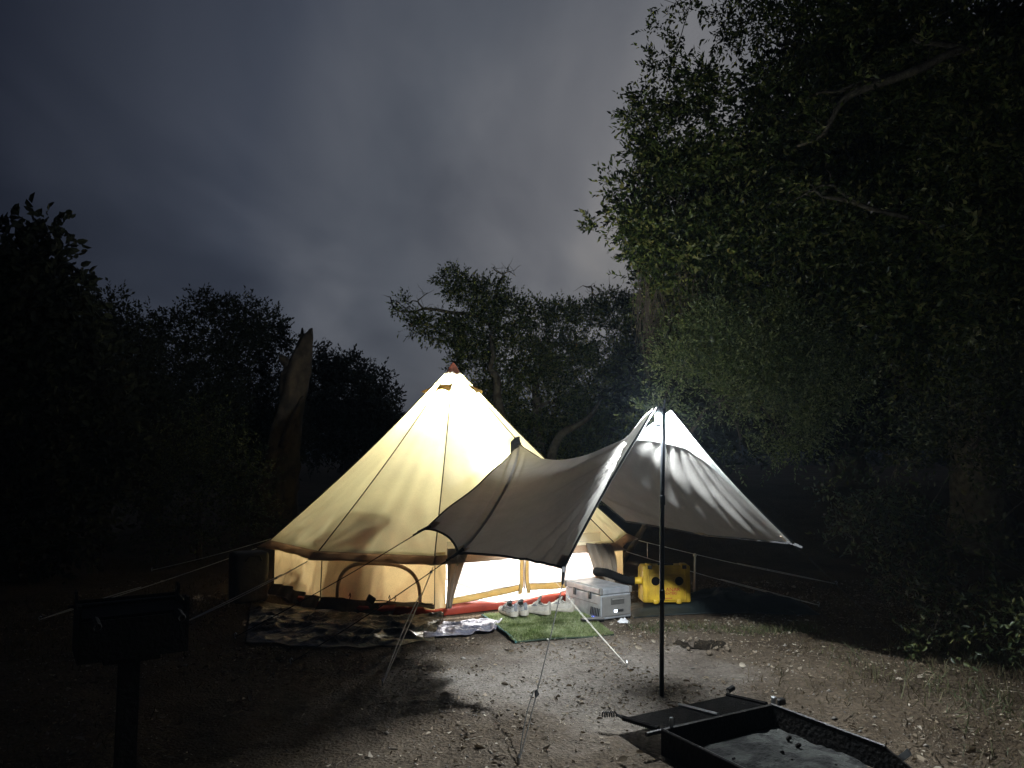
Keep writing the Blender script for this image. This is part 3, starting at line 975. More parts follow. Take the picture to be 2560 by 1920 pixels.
# far wood: one mass
k = 5200
wx = rng.uniform(-75, 75, k)
wy = 48 + rng.uniform(-6, 10, k) + np.abs(wx) * .15
wt = 3.0 + 3.2 * fbm(wx, wx * 0, .12, 3, 9)
wt = np.where((wx > -9) & (wx < -3), wt * .55, wt)
wz = wt * rng.random(k) ** .7
Pf = np.stack([wx, wy, wz], -1)
V, F = sprig_leaves(Pf, rnd_dir(k), 7, rng.uniform(.6, 1.2, k), rng.uniform(.3, .6, k), .6)
o = np_mesh('far_wood', V, F, M['far_leaf'])
tag(o, 'far dark line of woodland beyond the clearing', 'woodland', kind='stuff')

# the dead trunk
def snag():
    root = thing('dead_trunk', 'tall broken dead tree trunk standing left of the tent', 'tree', (-4.2, 14, 0))
    path = smooth_pts([(-4.33, 14, -.1), (-4.255, 14, .71), (-4.117, 14, 1.5), (-4.02, 14, 2.371), (-3.935, 14, 2.957), (-3.85, 14, 3.30), (-3.76, 14, 3.60)], 6)
    radk = [.44, .34, .27, .235, .25, .18, .09]
    n = 26
    V = []; F = []
    m = len(path)
    for i, p in enumerate(path):
        t = i / (m - 1) * 6
        a = int(min(5, t)); r = radk[a] + (radk[a + 1] - radk[a]) * (t - a)
        for q in range(n):
            w = 2 * math.pi * q / n
            rr = r * (.55 + .85 * float(fbm(math.cos(w) * 1.7 + 3, math.sin(w) * 1.7 + i * .16, 1.5, 3, 2)) + .10 * math.sin(5 * w + i * .12))
            V.append((p.x + rr * math.cos(w), p.y + rr * math.sin(w), p.z + (.26 * random.random() ** 2 if i == m - 1 else 0)))
    for i in range(m - 1):
        for q in range(n):
            q2 = (q + 1) % n
            F.append((i * n + q, i * n + q2, (i + 1) * n + q2, (i + 1) * n + q))
    F.append(tuple((m - 1) * n + q for q in range(n)))
    np_mesh('trunk', np.array(V), F, M['snag'], root, True)
    MB().tube(smooth_pts([(-3.98, 13.95, 2.95), (-4.16, 13.9, 3.18), (-4.24, 13.9, 3.22)], 3), [.12, .10, .09, .08, .06, .05, .02], 8).build('stub', M['snag'], root, True)
    MB().tube(smooth_pts([(-4.1, 13.8, 1.6), (-3.95, 13.68, 1.9), (-3.83, 13.74, 2.25), (-3.75, 13.8, 2.5)], 3), [.09, .08, .07, .07, .06, .06, .05, .04, .03, .02], 8).build('burl', M['snag'], root, True)
    return root


snag()

# ------------------------------------------------------------------ bell tent
CX, CY, TR, ZT, ZE, R0 = -.70, 9.10, 2.03, 2.47, .56, .06
SEAMS = [0, 34, 68, 102, 136, 170, 204, 238, 272, 300]


def dirv(a):
    return np.array([-math.sin(R(a)), -math.cos(R(a)), 0.0])


def roof_curve(a, t):
    r = R0 + (TR - R0) * t
    p = np.array([CX, CY, 0]) + dirv(a) * r
    p[2] = ZT + (ZE - ZT) * t - .055 * math.sin(math.pi * t)
    return p


def ring_pt(a, r, z):
    p = np.array([CX, CY, 0]) + dirv(a) * r
    p[2] = z
    return p


tent = thing('bell_tent', 'large round canvas bell tent glowing yellow from lamps inside', 'tent', (CX, CY, 0))
edges = [(SEAMS[k], SEAMS[(k + 1) % 10] if k < 9 else 360) for k in range(10)]
for q, (a0, a1) in enumerate(edges):
    ns, nt = (40, 40) if q in (0, 1, 8, 9) else (18, 26)
    P = np.zeros((nt + 1, ns + 1, 3))
    for i in range(nt + 1):
        t = i / nt
        A = roof_curve(a0, t); B = roof_curve(a1, t)
        n = dirv((a0 + a1) / 2) * .68 + np.array([0, 0, .73])
        for j in range(ns + 1):
            s = j / ns
            p = A + (B - A) * s
            w = 4 * s * (1 - s)
            d = -.028 * w * math.sin(math.pi * t)
            d += .016 * w * (t ** 2) * math.sin(s * 23 + q * 2.1 + 3 * float(vnoise(s * 3, t * 2, 1, q)))
            d += .012 * w * t * (float(fbm(s * 4 + q * 5, t * 2.2, 1.6, 3, q)) - .5)
            d += .008 * (1 - w) * math.sin(t * 31 + q) * w * 2.0 * t
            for e_ in (s, 1 - s):
                ds_ = e_ * abs(a1 - a0) / 30; dt_ = (1 - t) * 2.0
                d += .016 * math.exp(-(math.hypot(ds_, dt_) / .38) ** 2) * math.sin(math.atan2(ds_, dt_ + 1e-4) * 11) * min(1, ds_ * 8)
            P[i, j] = p + n * d * (1 - t ** 10)
    MB().grid(P).build('roof_panel', M['roof'], tent, True)
    MB().tube([roof_curve(a0, t / 24) + np.array([0, 0, .004]) for t in range(1, 25)], .0062, 5).build('roof_seam', M['piping'], tent)
    # eave flap pulled out to the guy points at the seams
    ns = 24
    P = np.zeros((5, ns + 1, 3))
    A = roof_curve(a0, 1); B = roof_curve(a1, 1)
    Ao = ring_pt(a0, TR + .13, ZE - .066); Bo = ring_pt(a1, TR + .13, ZE - .066)
    for j in range(ns + 1):
        s = j / ns
        c = 4 * s * (1 - s)
        top = A + (B - A) * s
        bot = Ao + (Bo - Ao) * s
        n = dirv(a0 + (a1 - a0) * s)
        bot = bot - n * (.085 * c ** .5) + np.array([0, 0, -.006 * c ** .4 + .004 * math.sin(s * 19 + q)])
        top = top + np.array([0, 0, .002])
        for i in range(5):
            P[i, j] = top + (bot - top) * i / 4 + n * .006 * math.sin(i / 4 * 3.1) * math.sin(s * 27)
    solid_grid(P, .003).build('eave_flap', M['canvas_brown'], tent, True)
    # wall
    if q != 9:
        ns, nz_ = (44, 16) if q in (0, 1, 8) else (14, 5)
        P = np.zeros((nz_ + 1, ns + 1, 3))
        rw = TR - .05
        A = ring_pt(a0, rw, 0); B = ring_pt(a1, rw, 0)
        for i in range(nz_ + 1):
            z = .075 + (ZE + .02 - .075) * i / nz_
            h = i / nz_
            for j in range(ns + 1):
                s = j / ns
                n = dirv(a0 + (a1 - a0) * s)
                c = 4 * s * (1 - s)
                d = -.03 * c * math.sin(math.pi * h) + .024 * c ** .5 * math.sin(s * 26 + 4.2 * h + q * 1.3 + 2.5 * float(vnoise(s * 4, h * 3, 1, q + 3))) * (1 - .5 * h)
                d += .05 * (float(fbm(s * 5 + q * 3, h * 2 + s * 3, 1.5, 3, q + 7)) - .5) * c ** .3
                p = A + (B - A) * s + n * d
                p[2] = z
                P[i, j] = p
        MB().grid(P).build('wall_panel', M['wall'], tent, True)
        sk = np.zeros((4, ns + 1, 3))
        for j in range(ns + 1):
            s = j / ns
            n = dirv(a0 + (a1 - a0) * s)
            for i in range(4):
                p = P[0, j] + n * (.012 + .020 * i + .008 * math.sin(s * 30 + i))
                p[2] = .125 - .035 * i + .012 * math.sin(s * 9 + q * 2) + (.075 if q == 0 and s < .33 else 0) * (i / 3)
                sk[i, j] = p
        MB().grid(sk).build('mud_skirt', M['skirt'], tent, True)
    pw = [ring_pt(a0, TR - .046, .09 + (ZE - .09) * i / 6) + dirv(a0) * (.006 + .004 * math.sin(i)) for i in range(7)]
    MB().tube(pw, .0055, 5).build('wall_seam', M['piping'], tent)

# cap at the peak
m = MB()
nc = 20
V = [(CX, CY, 2.575)]
for i, (r, z) in enumerate(((.035, 2.525), (.078, 2.455), (.098, 2.418))):
    for k in range(nc):
        w = 2 * math.pi * k / nc
        zz = z - (.016 * (1 + math.cos(5 * w)) if i == 2 else 0)
        V.append((CX + r * math.cos(w), CY + r * math.sin(w), zz))
Fc = [(0, 1 + k, 1 + (k + 1) % nc) for k in range(nc)]
for i in range(2):
    for k in range(nc):
        Fc.append((1 + i * nc + k, 1 + (i + 1) * nc + k, 1 + (i + 1) * nc + (k + 1) % nc, 1 + i * nc + (k + 1) % nc))
m.add(V, Fc)
m.build('peak_cap', M['cap'], tent, True)
# vent hoods below the peak
for a in (17, 85, 153, 221, 286):
    n = dirv(a)
    sd = np.array([-n[1], n[0], 0])
    P = np.zeros((7, 9, 3))
    for i in range(7):
        for j in range(9):
            s = (j / 8 - .5)
            t = i / 6
            r = .215 + .10 * t + .055 * t * (1 - 3.2 * s * s)
            z0 = ZT + (ZE - ZT) * ((.215 + .10 * t) / TR)
            P[i, j] = np.array([CX, CY, z0]) + n * r + sd * s * .17 + np.array([0, 0, .012 + .03 * t * (1 - 3.4 * s * s)])
    solid_grid(P, .004).build('vent_hood', M['canvas_hem'], tent, True)

# window on the panel left of the door
rw = TR - .05
A = ring_pt(34, rw, 0); B = ring_pt(0, rw, 0)
nrm = dirv(17)


def wpt(s, z, off):
    p = A + (B - A) * s + nrm * off
    p[2] = z
    return p


arch = []
for k in range(41):
    t = k / 40
    w = math.pi * (1 - t)
    s = .5 + .365 * math.copysign(abs(math.cos(w)) ** .62, math.cos(w)) + .02
    z = .135 + .335 * abs(math.sin(w)) ** .72
    arch.append((s, z))
P = np.zeros((41, 3, 3))
for k, (s, z) in enumerate(arch):
    k0 = max(0, k - 1); k1 = min(40, k + 1)
    ds = (arch[k1][0] - arch[k0][0]) * 1.19; dz = arch[k1][1] - arch[k0][1]
    L = math.hypot(ds, dz) + 1e-6
    ns_, nz_ = -dz / L, ds / L
    for j, wdt in enumerate((-.017, 0, .017)):
        P[k, j] = wpt(s + ns_ * wdt / 1.19, z + nz_ * wdt, .024 + (.004 if j == 1 else 0))
win = solid_grid(P, -.004).build('window_trim', M['canvas_brown'], tent, True)
MB().tube([wpt(.01 + .98 * k / 20, .128 + .006 * math.sin(k * .7), .022) for k in range(21)], .0052, 5).build('hem_line', M['piping'], tent)
for s in (.27, .62, .67):
    MB().tube([wpt(s, .135, .03), wpt(s + .012, .165, .036), wpt(s + .006, .19, .034), wpt(s - .004, .16, .034)], .0045, 5).build('toggle_loop', M['piping'], tent)
MB().rbox(tuple(wpt(.47, .145, .05)), (.085, .02, .07), .008, 1, (0, .5, R(-17))).build('repair_patch', M['skirt'], tent)

# groundsheet: floor with a raised rim
m = MB()
V = []; Fg = []
na = 80
for k in range(na):
    a = k * 360 / na
    # along the door the rim follows the straight threshold
    rr = TR - .075
    if a > 300:
        rr = rr * math.cos(R(30)) / math.cos(R(a - 330)) + .02
    for i, (f, z) in enumerate(((.99, .012), (.995, .06), (.985, .125 + .02 * math.sin(a * .22) - (.045 * math.sin(R((a - 300) * 3)) if a > 300 else .03)), (.975, .05), (.96, .014))):
        V.append(ring_pt(a, rr * f, z))
for k in range(na):
    k2 = (k + 1) % na
    for i in range(4):
        Fg.append((k * 5 + i, k2 * 5 + i, k2 * 5 + i + 1, k * 5 + i + 1))
Fg.append(tuple(k * 5 + 4 for k in range(na)))
m.add(V, Fg)
m.build('groundsheet', M['tub'], tent, True)

# doorway: straight between the two corner seams
V0 = ring_pt(0, TR - .03, 0); V1 = ring_pt(-60, TR - .03, 0)
dn = dirv(-30)


def dpt(s, z, off=0.0):
    p = V0 + (V1 - V0) * s + dn * off
    p[2] = z
    return p


ZIP = .467


def hemz(s):
    if s < ZIP:
        return .105 + .075 * (s / ZIP) ** 1.3
    return .18 - .045 * ((s - ZIP) / (1 - ZIP)) ** .7


for s0, s1 in ((.06, ZIP - .016), (ZIP + .016, .93)):
    P = np.zeros((15, 25, 3)); H = np.zeros((5, 25, 3))
    for j in range(25):
        s = s0 + (s1 - s0) * j / 24
        hb = hemz(s)
        for i in range(15):
            z = hb + .045 + (ZE + .12 - hb - .045) * i / 14
            P[i, j] = dpt(s, z, .004 * math.sin(s * 30) * (1 - i / 14))
        for i in range(5):
            H[i, j] = dpt(s, hb + .058 * i / 4, .012 + .006 * math.sin(s * 40 + i) + .004 * (i == 2))
    MB().grid(P).build('mesh_screen', M['mesh'], tent, True)
    solid_grid(H, .003).build('door_hem', M['canvas_hem'], tent, True)
    MB().tube([H[4, j] for j in range(25)], .0045, 4).build('hem_piping', M['piping'], tent)
    MB().tube([H[0, j] for j in range(25)], .0045, 4).build('hem_piping', M['piping'], tent)
for sgn in (-1, 1):
    P = np.zeros((13, 4, 3))
    for i in range(13):
        z = .145 + (ZE + .12 - .145) * i / 12
        spread = .010 * max(0, 1 - i / 2.5)
        for j in range(4):
            s = ZIP + sgn * (.006 + spread + .0185 * j / 3)
            P[i, j] = dpt(s, z, .020 + .003 * math.sin(i * 1.1))
    solid_grid(P, .003 * sgn).build('zip_facing', M['canvas_hem'], tent, True)
    MB().tube([P[i, 3] for i in range(13)], .0045, 4).build('zip_piping', M['piping'], tent)
    MB().tube([P[i, 0] for i in range(13)], .0045, 4).build('zip_piping', M['piping'], tent)
MB().tube([dpt(ZIP, .20 + (ZE - .08) * i / 10, .02) for i in range(11)], .006, 5).build('zip', M['canvas_brown'], tent)
MB().rbox(tuple(dpt(ZIP, .195, .028)), (.010, .008, .03), .002, 1).build('zip_pull', M['piping'], tent)

# left jamb and its tied-back door flap
P = np.zeros((13, 9, 3))
for i in range(13):
    z = .09 + (ZE + .03 - .09) * i / 12
    for j in range(9):
        s = j / 8 * .052
        P[i, j] = dpt(s, z, .01 + .004 * math.sin(i * .8 + j))
MB().grid(P).build('door_jamb', M['wall'], tent, True)
P = np.zeros((19, 15, 3))
for i in range(19):
    h = i / 18
    z = .09 + (ZE + .06 - .09) * h
    wd = .045 + .075 * h ** 1.4
    for j in range(15):
        t = j / 14
        P[i, j] = dpt(.045 + wd * t * (.6 + .4 * h), z, .045 + .022 * math.sin(t * 13 + h * 2) * (1 - .3 * h) + .02 * math.sin(math.pi * h))
solid_grid(P, .003).build('door_flap', M['flap'], tent, True)
MB().tube([dpt(.03, .50, .06), dpt(.055, .515, .085), dpt(.085, .51, .085), (dpt(.10, .47, .07))], .011, 6).build('flap_tie', M['flap'], tent, True)
# right flap: gathered bundle hanging over the threshold
P = np.zeros((25, 37, 3))
for i in range(25):
    h = i / 24
    z = .14 + (ZE + .03 - .14) * h
    c = .905 - .05 * h ** 1.5
    wd = .085 + .05 * (1 - h) ** .8 * h * 3 + .065 * h
    for j in range(37):
        t = j / 36
        fold = math.sin(t * 21 + 1.2 * h + 2 * float(vnoise(t * 3, h * 2, 1, 4))) * (.022 + .01 * h) + .012 * math.sin(t * 47 + h * 3)
        P[i, j] = dpt(c + wd * (t - .35), z - .02 * t, .075 + fold + .05 * math.sin(math.pi * t) + .02 * math.sin(math.pi * h))
solid_grid(P, .003).build('door_flap', M['flap'], tent, True)
# rear of the doorway: strip between bundle and right corner
P = np.zeros((7, 5, 3))
for i in range(7):
    for j in range(5):
        P[i, j] = dpt(.90 + .10 * j / 4, .08 + (ZE + .02 - .08) * i / 6, .0)
MB().grid(P).build('door_jamb', M['wall'], tent, True)
MB().tube([(CX, CY, .0), (CX, CY, 2.5)], .018, 10).build('centre_pole', M['steel'], tent, True)


def guy(parent, a, b, mat, r=.0035, double=0.0, slider=None, peg=True, sag=.02, n=14, smat=None, strap=0.0):
    a = np.array(a, float); b = np.array(b, float)
    pts = [a + (b - a) * i / n + np.array([0, 0, -sag * math.sin(math.pi * i / n)]) for i in range(n + 1)]
    m = MB().tube(pts, r, 5)
    d = (b - a) / np.linalg.norm(b - a)
    sd = np.cross(d, [0, 0, 1.0]); sd /= np.linalg.norm(sd)
    if double > 0:
        k0 = int(n * double)
        q = [pts[k] + (sd * .022 + np.array([0, 0, .014])) * math.sin(math.pi * min(1, (k - k0 + 1) / (n - k0 + 1) * .9 + .1)) for k in range(k0, n + 1)]
        m.tube(q, r, 5)
    g_ = m.build('guy_line', mat, parent)
    if slider is not None:
        c = a + (b - a) * slider + np.array([0, 0, -sag * math.sin(math.pi * slider)])
        e = MB()
        e.add([c + d * .022, c - d * .016 + sd * .014 + np.array([0, 0, .008]), c - d * .016 - sd * .014 - np.array([0, 0, .006]), c - d * .012 + np.array([0, 0, .02])],
              [(0, 1, 2), (0, 3, 1), (0, 2, 3), (1, 3, 2)])
        e.build('slider', smat or M['slider'], g_)
    if strap > 0:
        MB().tube([a, a + d * strap], .011, 4).build('strap', M['strap'], g_)
    if peg:
        z = gz(b[0], b[1])
        e = MB().tube([(b[0] - d[0] * .02, b[1] - d[1] * .02, z - .08), (b[0] + d[0] * .012, b[1] + d[1] * .012, z + .035), (b[0] + d[0] * .0, b[1] + d[1] * .0, z + .045), (b[0] - d[0] * .012, b[1] - d[1] * .012, z + .036)], .005, 6)
        e.build('peg', M['steel'], g_)
    return g_


def onground(x, y, h=.015):
    return (x, y, gz(x, y) + h)


def eave_tip(a):
    return ring_pt(a, TR + .135, ZE - .078)


guy(tent, eave_tip(0), onground(-.833, 5.113), M['rope'], .0045, double=.35, slider=.06)
guy(tent, eave_tip(34), onground(-2.875, 6.897), M['rope'], .0045, double=.28, slider=.27)
guy(tent, eave_tip(68), onground(-4.25, 7.09), M['rope'], .004, double=.6, slider=.07, smat=M['white_plastic'])
guy(tent, eave_tip(102), onground(-4.55, 9.9), M['rope'], .004, slider=.05, smat=M['white_plastic'])
guy(tent, eave_tip(136), onground(-3.6, 12.2), M['rope'], .004)
guy(tent, eave_tip(-60), onground(3.02, 7.75), M['rope'], .0042, double=.55, slider=.74, smat=M['white_plastic'])
guy(tent, eave_tip(-88), onground(3.70, 8.95), M['rope'], .0038, double=.5, slider=.66, smat=M['white_plastic'])
guy(tent, dpt(.50, ZE - .05, .12), onground(.797, 5.499), M['rope'], .0019, double=.45, slider=.44)
c = eave_tip(-88)
MB().tube([c + np.array([.10, .0, -.03]), c + np.array([.10, .0, -.20])], .004, 4).build('cord_end', M['rope'], tent)
c = eave_tip(68)
MB().tube([c + np.array([-.06, -.045, -.02]), c + np.array([-.075, -.05, -.12])], .004, 4).build('cord_end', M['rope'], tent)

# ------------------------------------------------------------------ things in the tent
def lamp(name, label, loc, r, h, mat, watts, cap_mat, cord, cord_mat, col, capf=1.04, base=False):
    t = thing(name, label, 'lamp', loc)
    area = 2 * math.pi * r * h + (0 if base else math.pi * r * r)
    em = mat.node_tree.nodes
    for nd in em:
        if nd.type == 'EMISSION':
            nd.inputs['Strength'].default_value = watts / (math.pi * area)
            nd.inputs['Color'].default_value = (*col, 1)
    MB().lathe([(r * .35, -h * .5), (r * .9, -h * .45), (r, -h * .3), (r, h * .5)], n=20).build('globe', mat, t, True, world=False)
    MB().lathe([(r * capf, h * .5), (r * capf, h * .5 + .035), (r * .82 * capf, h * .5 + .048), (r * .3, h * .5 + .055)], n=20).build('lamp_cap', cap_mat, t, True, world=False)
    if base:
        MB().lathe([(r * .9, -h * .5 - .018), (r * 1.0, -h * .5 - .012), (r * 1.0, -h * .5 - .004), (r * .9, -h * .46)], n=20).build('shade_base', cap_mat, t, True, world=False)  # added base plate, keeps lantern light off the ground below
    MB().tube([(0, 0, h * .5 + .05), (0, 0, h * .5 + .05 + cord)], .004, 6).build('hanging_cord', cord_mat, t, False, world=False)
    return t


M['warm_globe2'] = M['warm_globe'].copy()
lamp('tent_lamp', 'bright lamp hanging high inside the tent by its pole', (CX + .02, CY - .06, 2.08), .05, .10, M['warm_globe'], W_TENT_TOP, M['black_plastic'], .17, M['rope_dark'], (1, .96, .88), .45)
lamp('tent_lantern', 'lantern hanging low inside the tent near the awning hook', (-.13, 8.44, 1.30), .045, .09, M['warm_globe2'], W_TENT_LOW, M['black_plastic'], .12, M['rope_dark'], (1, .97, .92), .6)

M['warm_globe3'] = M['warm_globe'].copy()
stool = thing('camp_stool', 'small folding stool added inside the tent to hold the door lantern', 'stool', (-.22, 8.72, .02))
MB().rbox((0, 0, .36), (.30, .30, .03), .01, 1).build('seat', M['cabinet'], stool, world=False)
for sx in (-1, 1):
    for sy in (-1, 1):
        MB().tube([(sx * .12, sy * .12, .35), (sx * .14, sy * .14, .0)], .010, 6).build('leg', M['steel'], stool, world=False)
lamp('added_door_lantern', 'added lantern on the stool throwing light out through the door', (-.22, 8.72, .455), .045, .09, M['warm_globe3'], W_DOOR_FILL, M['black_plastic'], .02, M['rope_dark'], (1, .98, .95), .5)  # added lamp, sends light out the doorway onto the ground

cab = thing('storage_cabinet', 'tall fabric storage cabinet casting a square shadow on the tent canvas', 'cabinet', (-1.29, 7.775, .02), R(-24))
MB().rbox((0, 0, .40), (.44, .28, .80), .015, 2).build('body', M['cabinet'], cab, world=False)
for z in (.2, .4, .6):
    MB().box((0, .142, z), (.38, .006, .012)).build('drawer_edge', M['black_plastic'], cab, world=False)
duf = thing('duffel_bag', 'dark duffel bag stacked against the tent wall inside', 'bag', (-1.85, 8.35, .02), R(-60))
MB().rbox((0, 0, .17), (.7, .34, .34), .12, 4).build('body', M['cabinet'], duf, True, world=False)
MB().rbox((.04, 0, .45), (.55, .30, .24), .08, 3).build('upper_pack', M['cabinet'], duf, True, world=False)
MB().tube([(-.12, -.1, .56), (-.08, -.1, .64), (.1, -.1, .64), (.14, -.1, .56)], .012, 6).build('handle', M['strap'], duf, True, world=False)
bed = thing('air_bed', 'white sheeted air bed on the tent floor behind the screen', 'bed', (.15, 9.35, .03), R(28))
P = np.zeros((36, 50, 3))
for i in range(36):
    for j in range(50):
        x = (j / 49 - .5) * 1.9; y = (i / 35 - .5) * 1.35
        ex = max(0, abs(x) - .86) / .09; ey = max(0, abs(y) - .60) / .075
        z = .26 * (1 - min(1, max(ex, ey)) ** 2 * .96) + .03 * (float(fbm(x, y, 5, 3, 2)) - .5) + .02 * abs(math.sin(x * 4 + y * 3))
        P[i, j] = (x, y, z)
MB().grid(P).build('sheet', M['sheet'], bed, True, world=False)
rug = thing('bounce_rug', 'added pale rug whitening the light bounced inside the tent', 'rug', (CX, CY, .02))  # added pale reflector, keeps red floor bounce off the canvas
P = np.zeros((20, 20, 3))
for i in range(20):
    for j in range(20):
        a_ = 2 * math.pi * i / 19; r_ = 1.72 * j / 19
        if math.cos(a_ - R(300)) > .5:
            r_ *= .85
        P[i, j] = (r_ * math.cos(a_), r_ * math.sin(a_), .004 + .006 * float(vnoise(r_ * 3, a_ * 2, 1, 3)))
MB().grid(P[:, ::-1]).build('pile', pmat('bounce_rug_pile', (.66, .65, .63), (.58, .57, .56), 20, .95, bump=.3, bscale=90), rug, True, world=False)
MB().rbox((.62, -.28, .33), (.42, .60, .14), .06, 3, (.1, -.1, .2)).build('pillow', M['sheet'], bed, True, world=False)

# ------------------------------------------------------------------ awning
T0 = np.array([.955, 4.84, 1.752]); T1 = np.array([.085, 8.60, 1.575])
T2 = np.array([-.661, 5.909, .92]); T3 = np.array([-.376, 5.448, .80]); T4 = np.array([.315, 4.742, .80])
T6 = np.array([1.02, 6.98, .88]); T3r = np.array([1.512, 6.117, .85]); T5 = np.array([1.925, 5.33, .875])
awn = thing('awning', 'taupe fabric awning stretched from the tent to a black pole', 'awning', (.92, 4.86, 0))
_ry = [4.84, 5.35, 5.84, 6.4, 7.12, 7.9, 8.60]
_rz = [1.752, 1.622, 1.545, 1.470, 1.428, 1.455, 1.575]
_rp = smooth_pts([(y, z, 0) for y, z in zip(_ry, _rz)], 8)
_rpy = [p.x for p in _rp]; _rpz = [p.y for p in _rp]


def ridge(s):
    y = T1[1] + (T0[1] - T1[1]) * s
    return np.array([T1[0] + (T0[0] - T1[0]) * s, y, float(np.interp(y, _rpy, _rpz))])


def lower(s, pts, mid):
    a, b, c = pts
    if s < mid:
        t = s / mid
        p = a + (b - a) * t
        cc = 4 * t * (1 - t)
        inward = (ridge(mid * .5) - (a + b) / 2)
    else:
        t = (s - mid) / (1 - mid)
        p = b + (c - b) * t
        cc = 4 * t * (1 - t)
        inward = (ridge((1 + mid) * .5) - (b + c) / 2)
    inward = inward / np.linalg.norm(inward)
    k = (.10 if s < mid else .03) * (1 if pts[0] is T2 else .2)
    return p + inward * k * cc


def wing_pt(s, t, side):
    """side -1: left wing, 1: right wing"""
    pts, mid = ((T2, T3, T4), .40) if side < 0 else ((T6, T3r, T5), .50)
    A = ridge(s); B = lower(s, pts, mid)
    A = A + np.array([.050 * side * float(sstep(.80, .97, s)), 0, (.032 if side < 0 else .014) * float(sstep(.82, .96, s))])  # peak parted to let lantern light through, left rim raised as a shade
    p = A + (B - A) * t
    ax = (T0 - T1) / np.linalg.norm(T0 - T1)
    c = math.sin(math.pi * t)
    p = p + ax * (.16 * c * (1 - s) ** 4 - .05 * c * s ** 6)
    nrm = np.cross(ax, (B - A)) * (1 if side < 0 else -1)
    nrm = nrm / np.linalg.norm(nrm)
    # folds fanning out from the peak
    ds = (1 - s) * 3.9; dt = t * np.linalg.norm(B - A)
    phi = math.atan2(dt, ds + 1e-6)
    rad = math.hypot(ds, dt)
    f = 0.0
    if side < 0:
        amp = .042 * math.exp(-((rad - 1.15) / .95) ** 2) * (1 - .3 * t)
        f += amp * math.sin(phi * 30 + .8 * math.sin(rad * 2)) * (.75 + .25 * math.sin(phi * 13 + 1))
        # crease from the lower point up to the tent hook
        L = t - s / mid
        f += .028 * math.exp(-((L + .02) / .05) ** 2) - .020 * math.exp(-((L - .085) / .05) ** 2) + .016 * math.exp(-((L + .17) / .05) ** 2) * (1 - t)
        f += .010 * math.sin((t * 2.2 - s * 5) * 6) * (s < .5) * (.5 - s) * 2 * t
        # small wrinkles by the front corner
        rc = math.hypot((1 - s) * 2.2, (1 - t) * 1.1)
        f += .010 * math.exp(-(rc / .38) ** 2) * math.sin(math.atan2(1 - t, (1 - s) * 2 + 1e-5) * 16)
    else:
        hang = math.exp(-((t - .38) / .30) ** 2)
        f_amp = .020 * math.exp(-((rad - .80) / .55) ** 2)
        f += f_amp * math.sin(phi * 32 + .6 * math.sin(rad * 3)) * (.75 + .25 * math.sin(phi * 11 + 2)) + .006 * hang * math.sin(s * 40)
        L = t - s / mid
        f += .018 * math.exp(-(L / .03) ** 2) * (s < mid)
        f += .012 * math.sin(s * 17 + 5 * t) * t * (1 - t) * 2
    f += .018 * (float(fbm(s * 5 + 3 * side, t * 3, 1.2, 3, 12)) - .5) * min(1, 3 * t * (1 - t) + .1)
    p = p + nrm * f * (1 - .85 * float(sstep(.88, 1, s))) * min(1, 6 * t + .0) * min(1, 6 * (1 - t) + .25)
    p[2] -= .045 * c * math.sin(math.pi * s)
    return p


def wing_grid(side, ns=110, nt=60):
    P = np.zeros((ns + 1, nt + 1, 3))
    for i in range(ns + 1):
        for j in range(nt + 1):
            P[i, j] = wing_pt(i / ns, j / nt, side)
    return P


WL = wing_grid(-1)
WR = wing_grid(1)
MB().grid(WL).build('awning_panel', M['awning'], awn, True)
MB().grid(WR[:, ::-1]).build('awning_panel', M['awning'], awn, True)


def wing_bil(P, s, t):
    a, b = P.shape[0] - 1, P.shape[1] - 1
    x = min(max(s, 0), 1) * a; y = min(max(t, 0), 1) * b
    i = min(int(x), a - 1); j = min(int(y), b - 1)
    u = x - i; v = y - j
    return P[i, j] * (1 - u) * (1 - v) + P[i + 1, j] * u * (1 - v) + P[i, j + 1] * (1 - u) * v + P[i + 1, j + 1] * u * v


# hem tapes and seams
for P, mid in ((WL, .40), (WR, .50)):
    a, b = P.shape[0] - 1, P.shape[1] - 1
    MB().tube([P[i, b] for i in range(0, a + 1, 2)], .0085, 5).build('edge_tape', M['strap'], awn)
    MB().tube([P[a, j] for j in range(0, b + 1)], .0085, 5).build('edge_tape', M['strap'], awn)
    MB().tube([P[0, j] for j in range(0, b + 1)], .0075, 5).build('edge_tape', M['strap'], awn)
    q = [wing_bil(P, mid * k / 30, k / 30) for k in range(31)]
    G = np.zeros((31, 2, 3))
    for k in range(31):
        G[k, 0] = wing_bil(P, mid * k / 30 - .006, k / 30)
        G[k, 1] = wing_bil(P, mid * k / 30 + .006, k / 30)
    G[:, :, 2] += .004
    g1 = solid_grid(G, .008)
    g1.build('seam', M['canvas_brown'] if mid == .5 else M['awning'], awn)
# pale facing sewn under the front edge, deepest at the peak
for P, side in ((WL, -1), (WR, 1)):
    G = np.zeros((33, 9, 3))
    for i in range(33):
        t = i / 32
        w = .014 + .165 * (1 - t) ** 6.0
        for j in range(9):
            s = 1 - w * j / 8
            p = wing_bil(P, s, t)
            G[i, j] = p + np.array([-.004 * side * -1 * -1, -.002, -.007])
    MB().grid(G).build('front_facing', M['awning_facing'], awn, True)
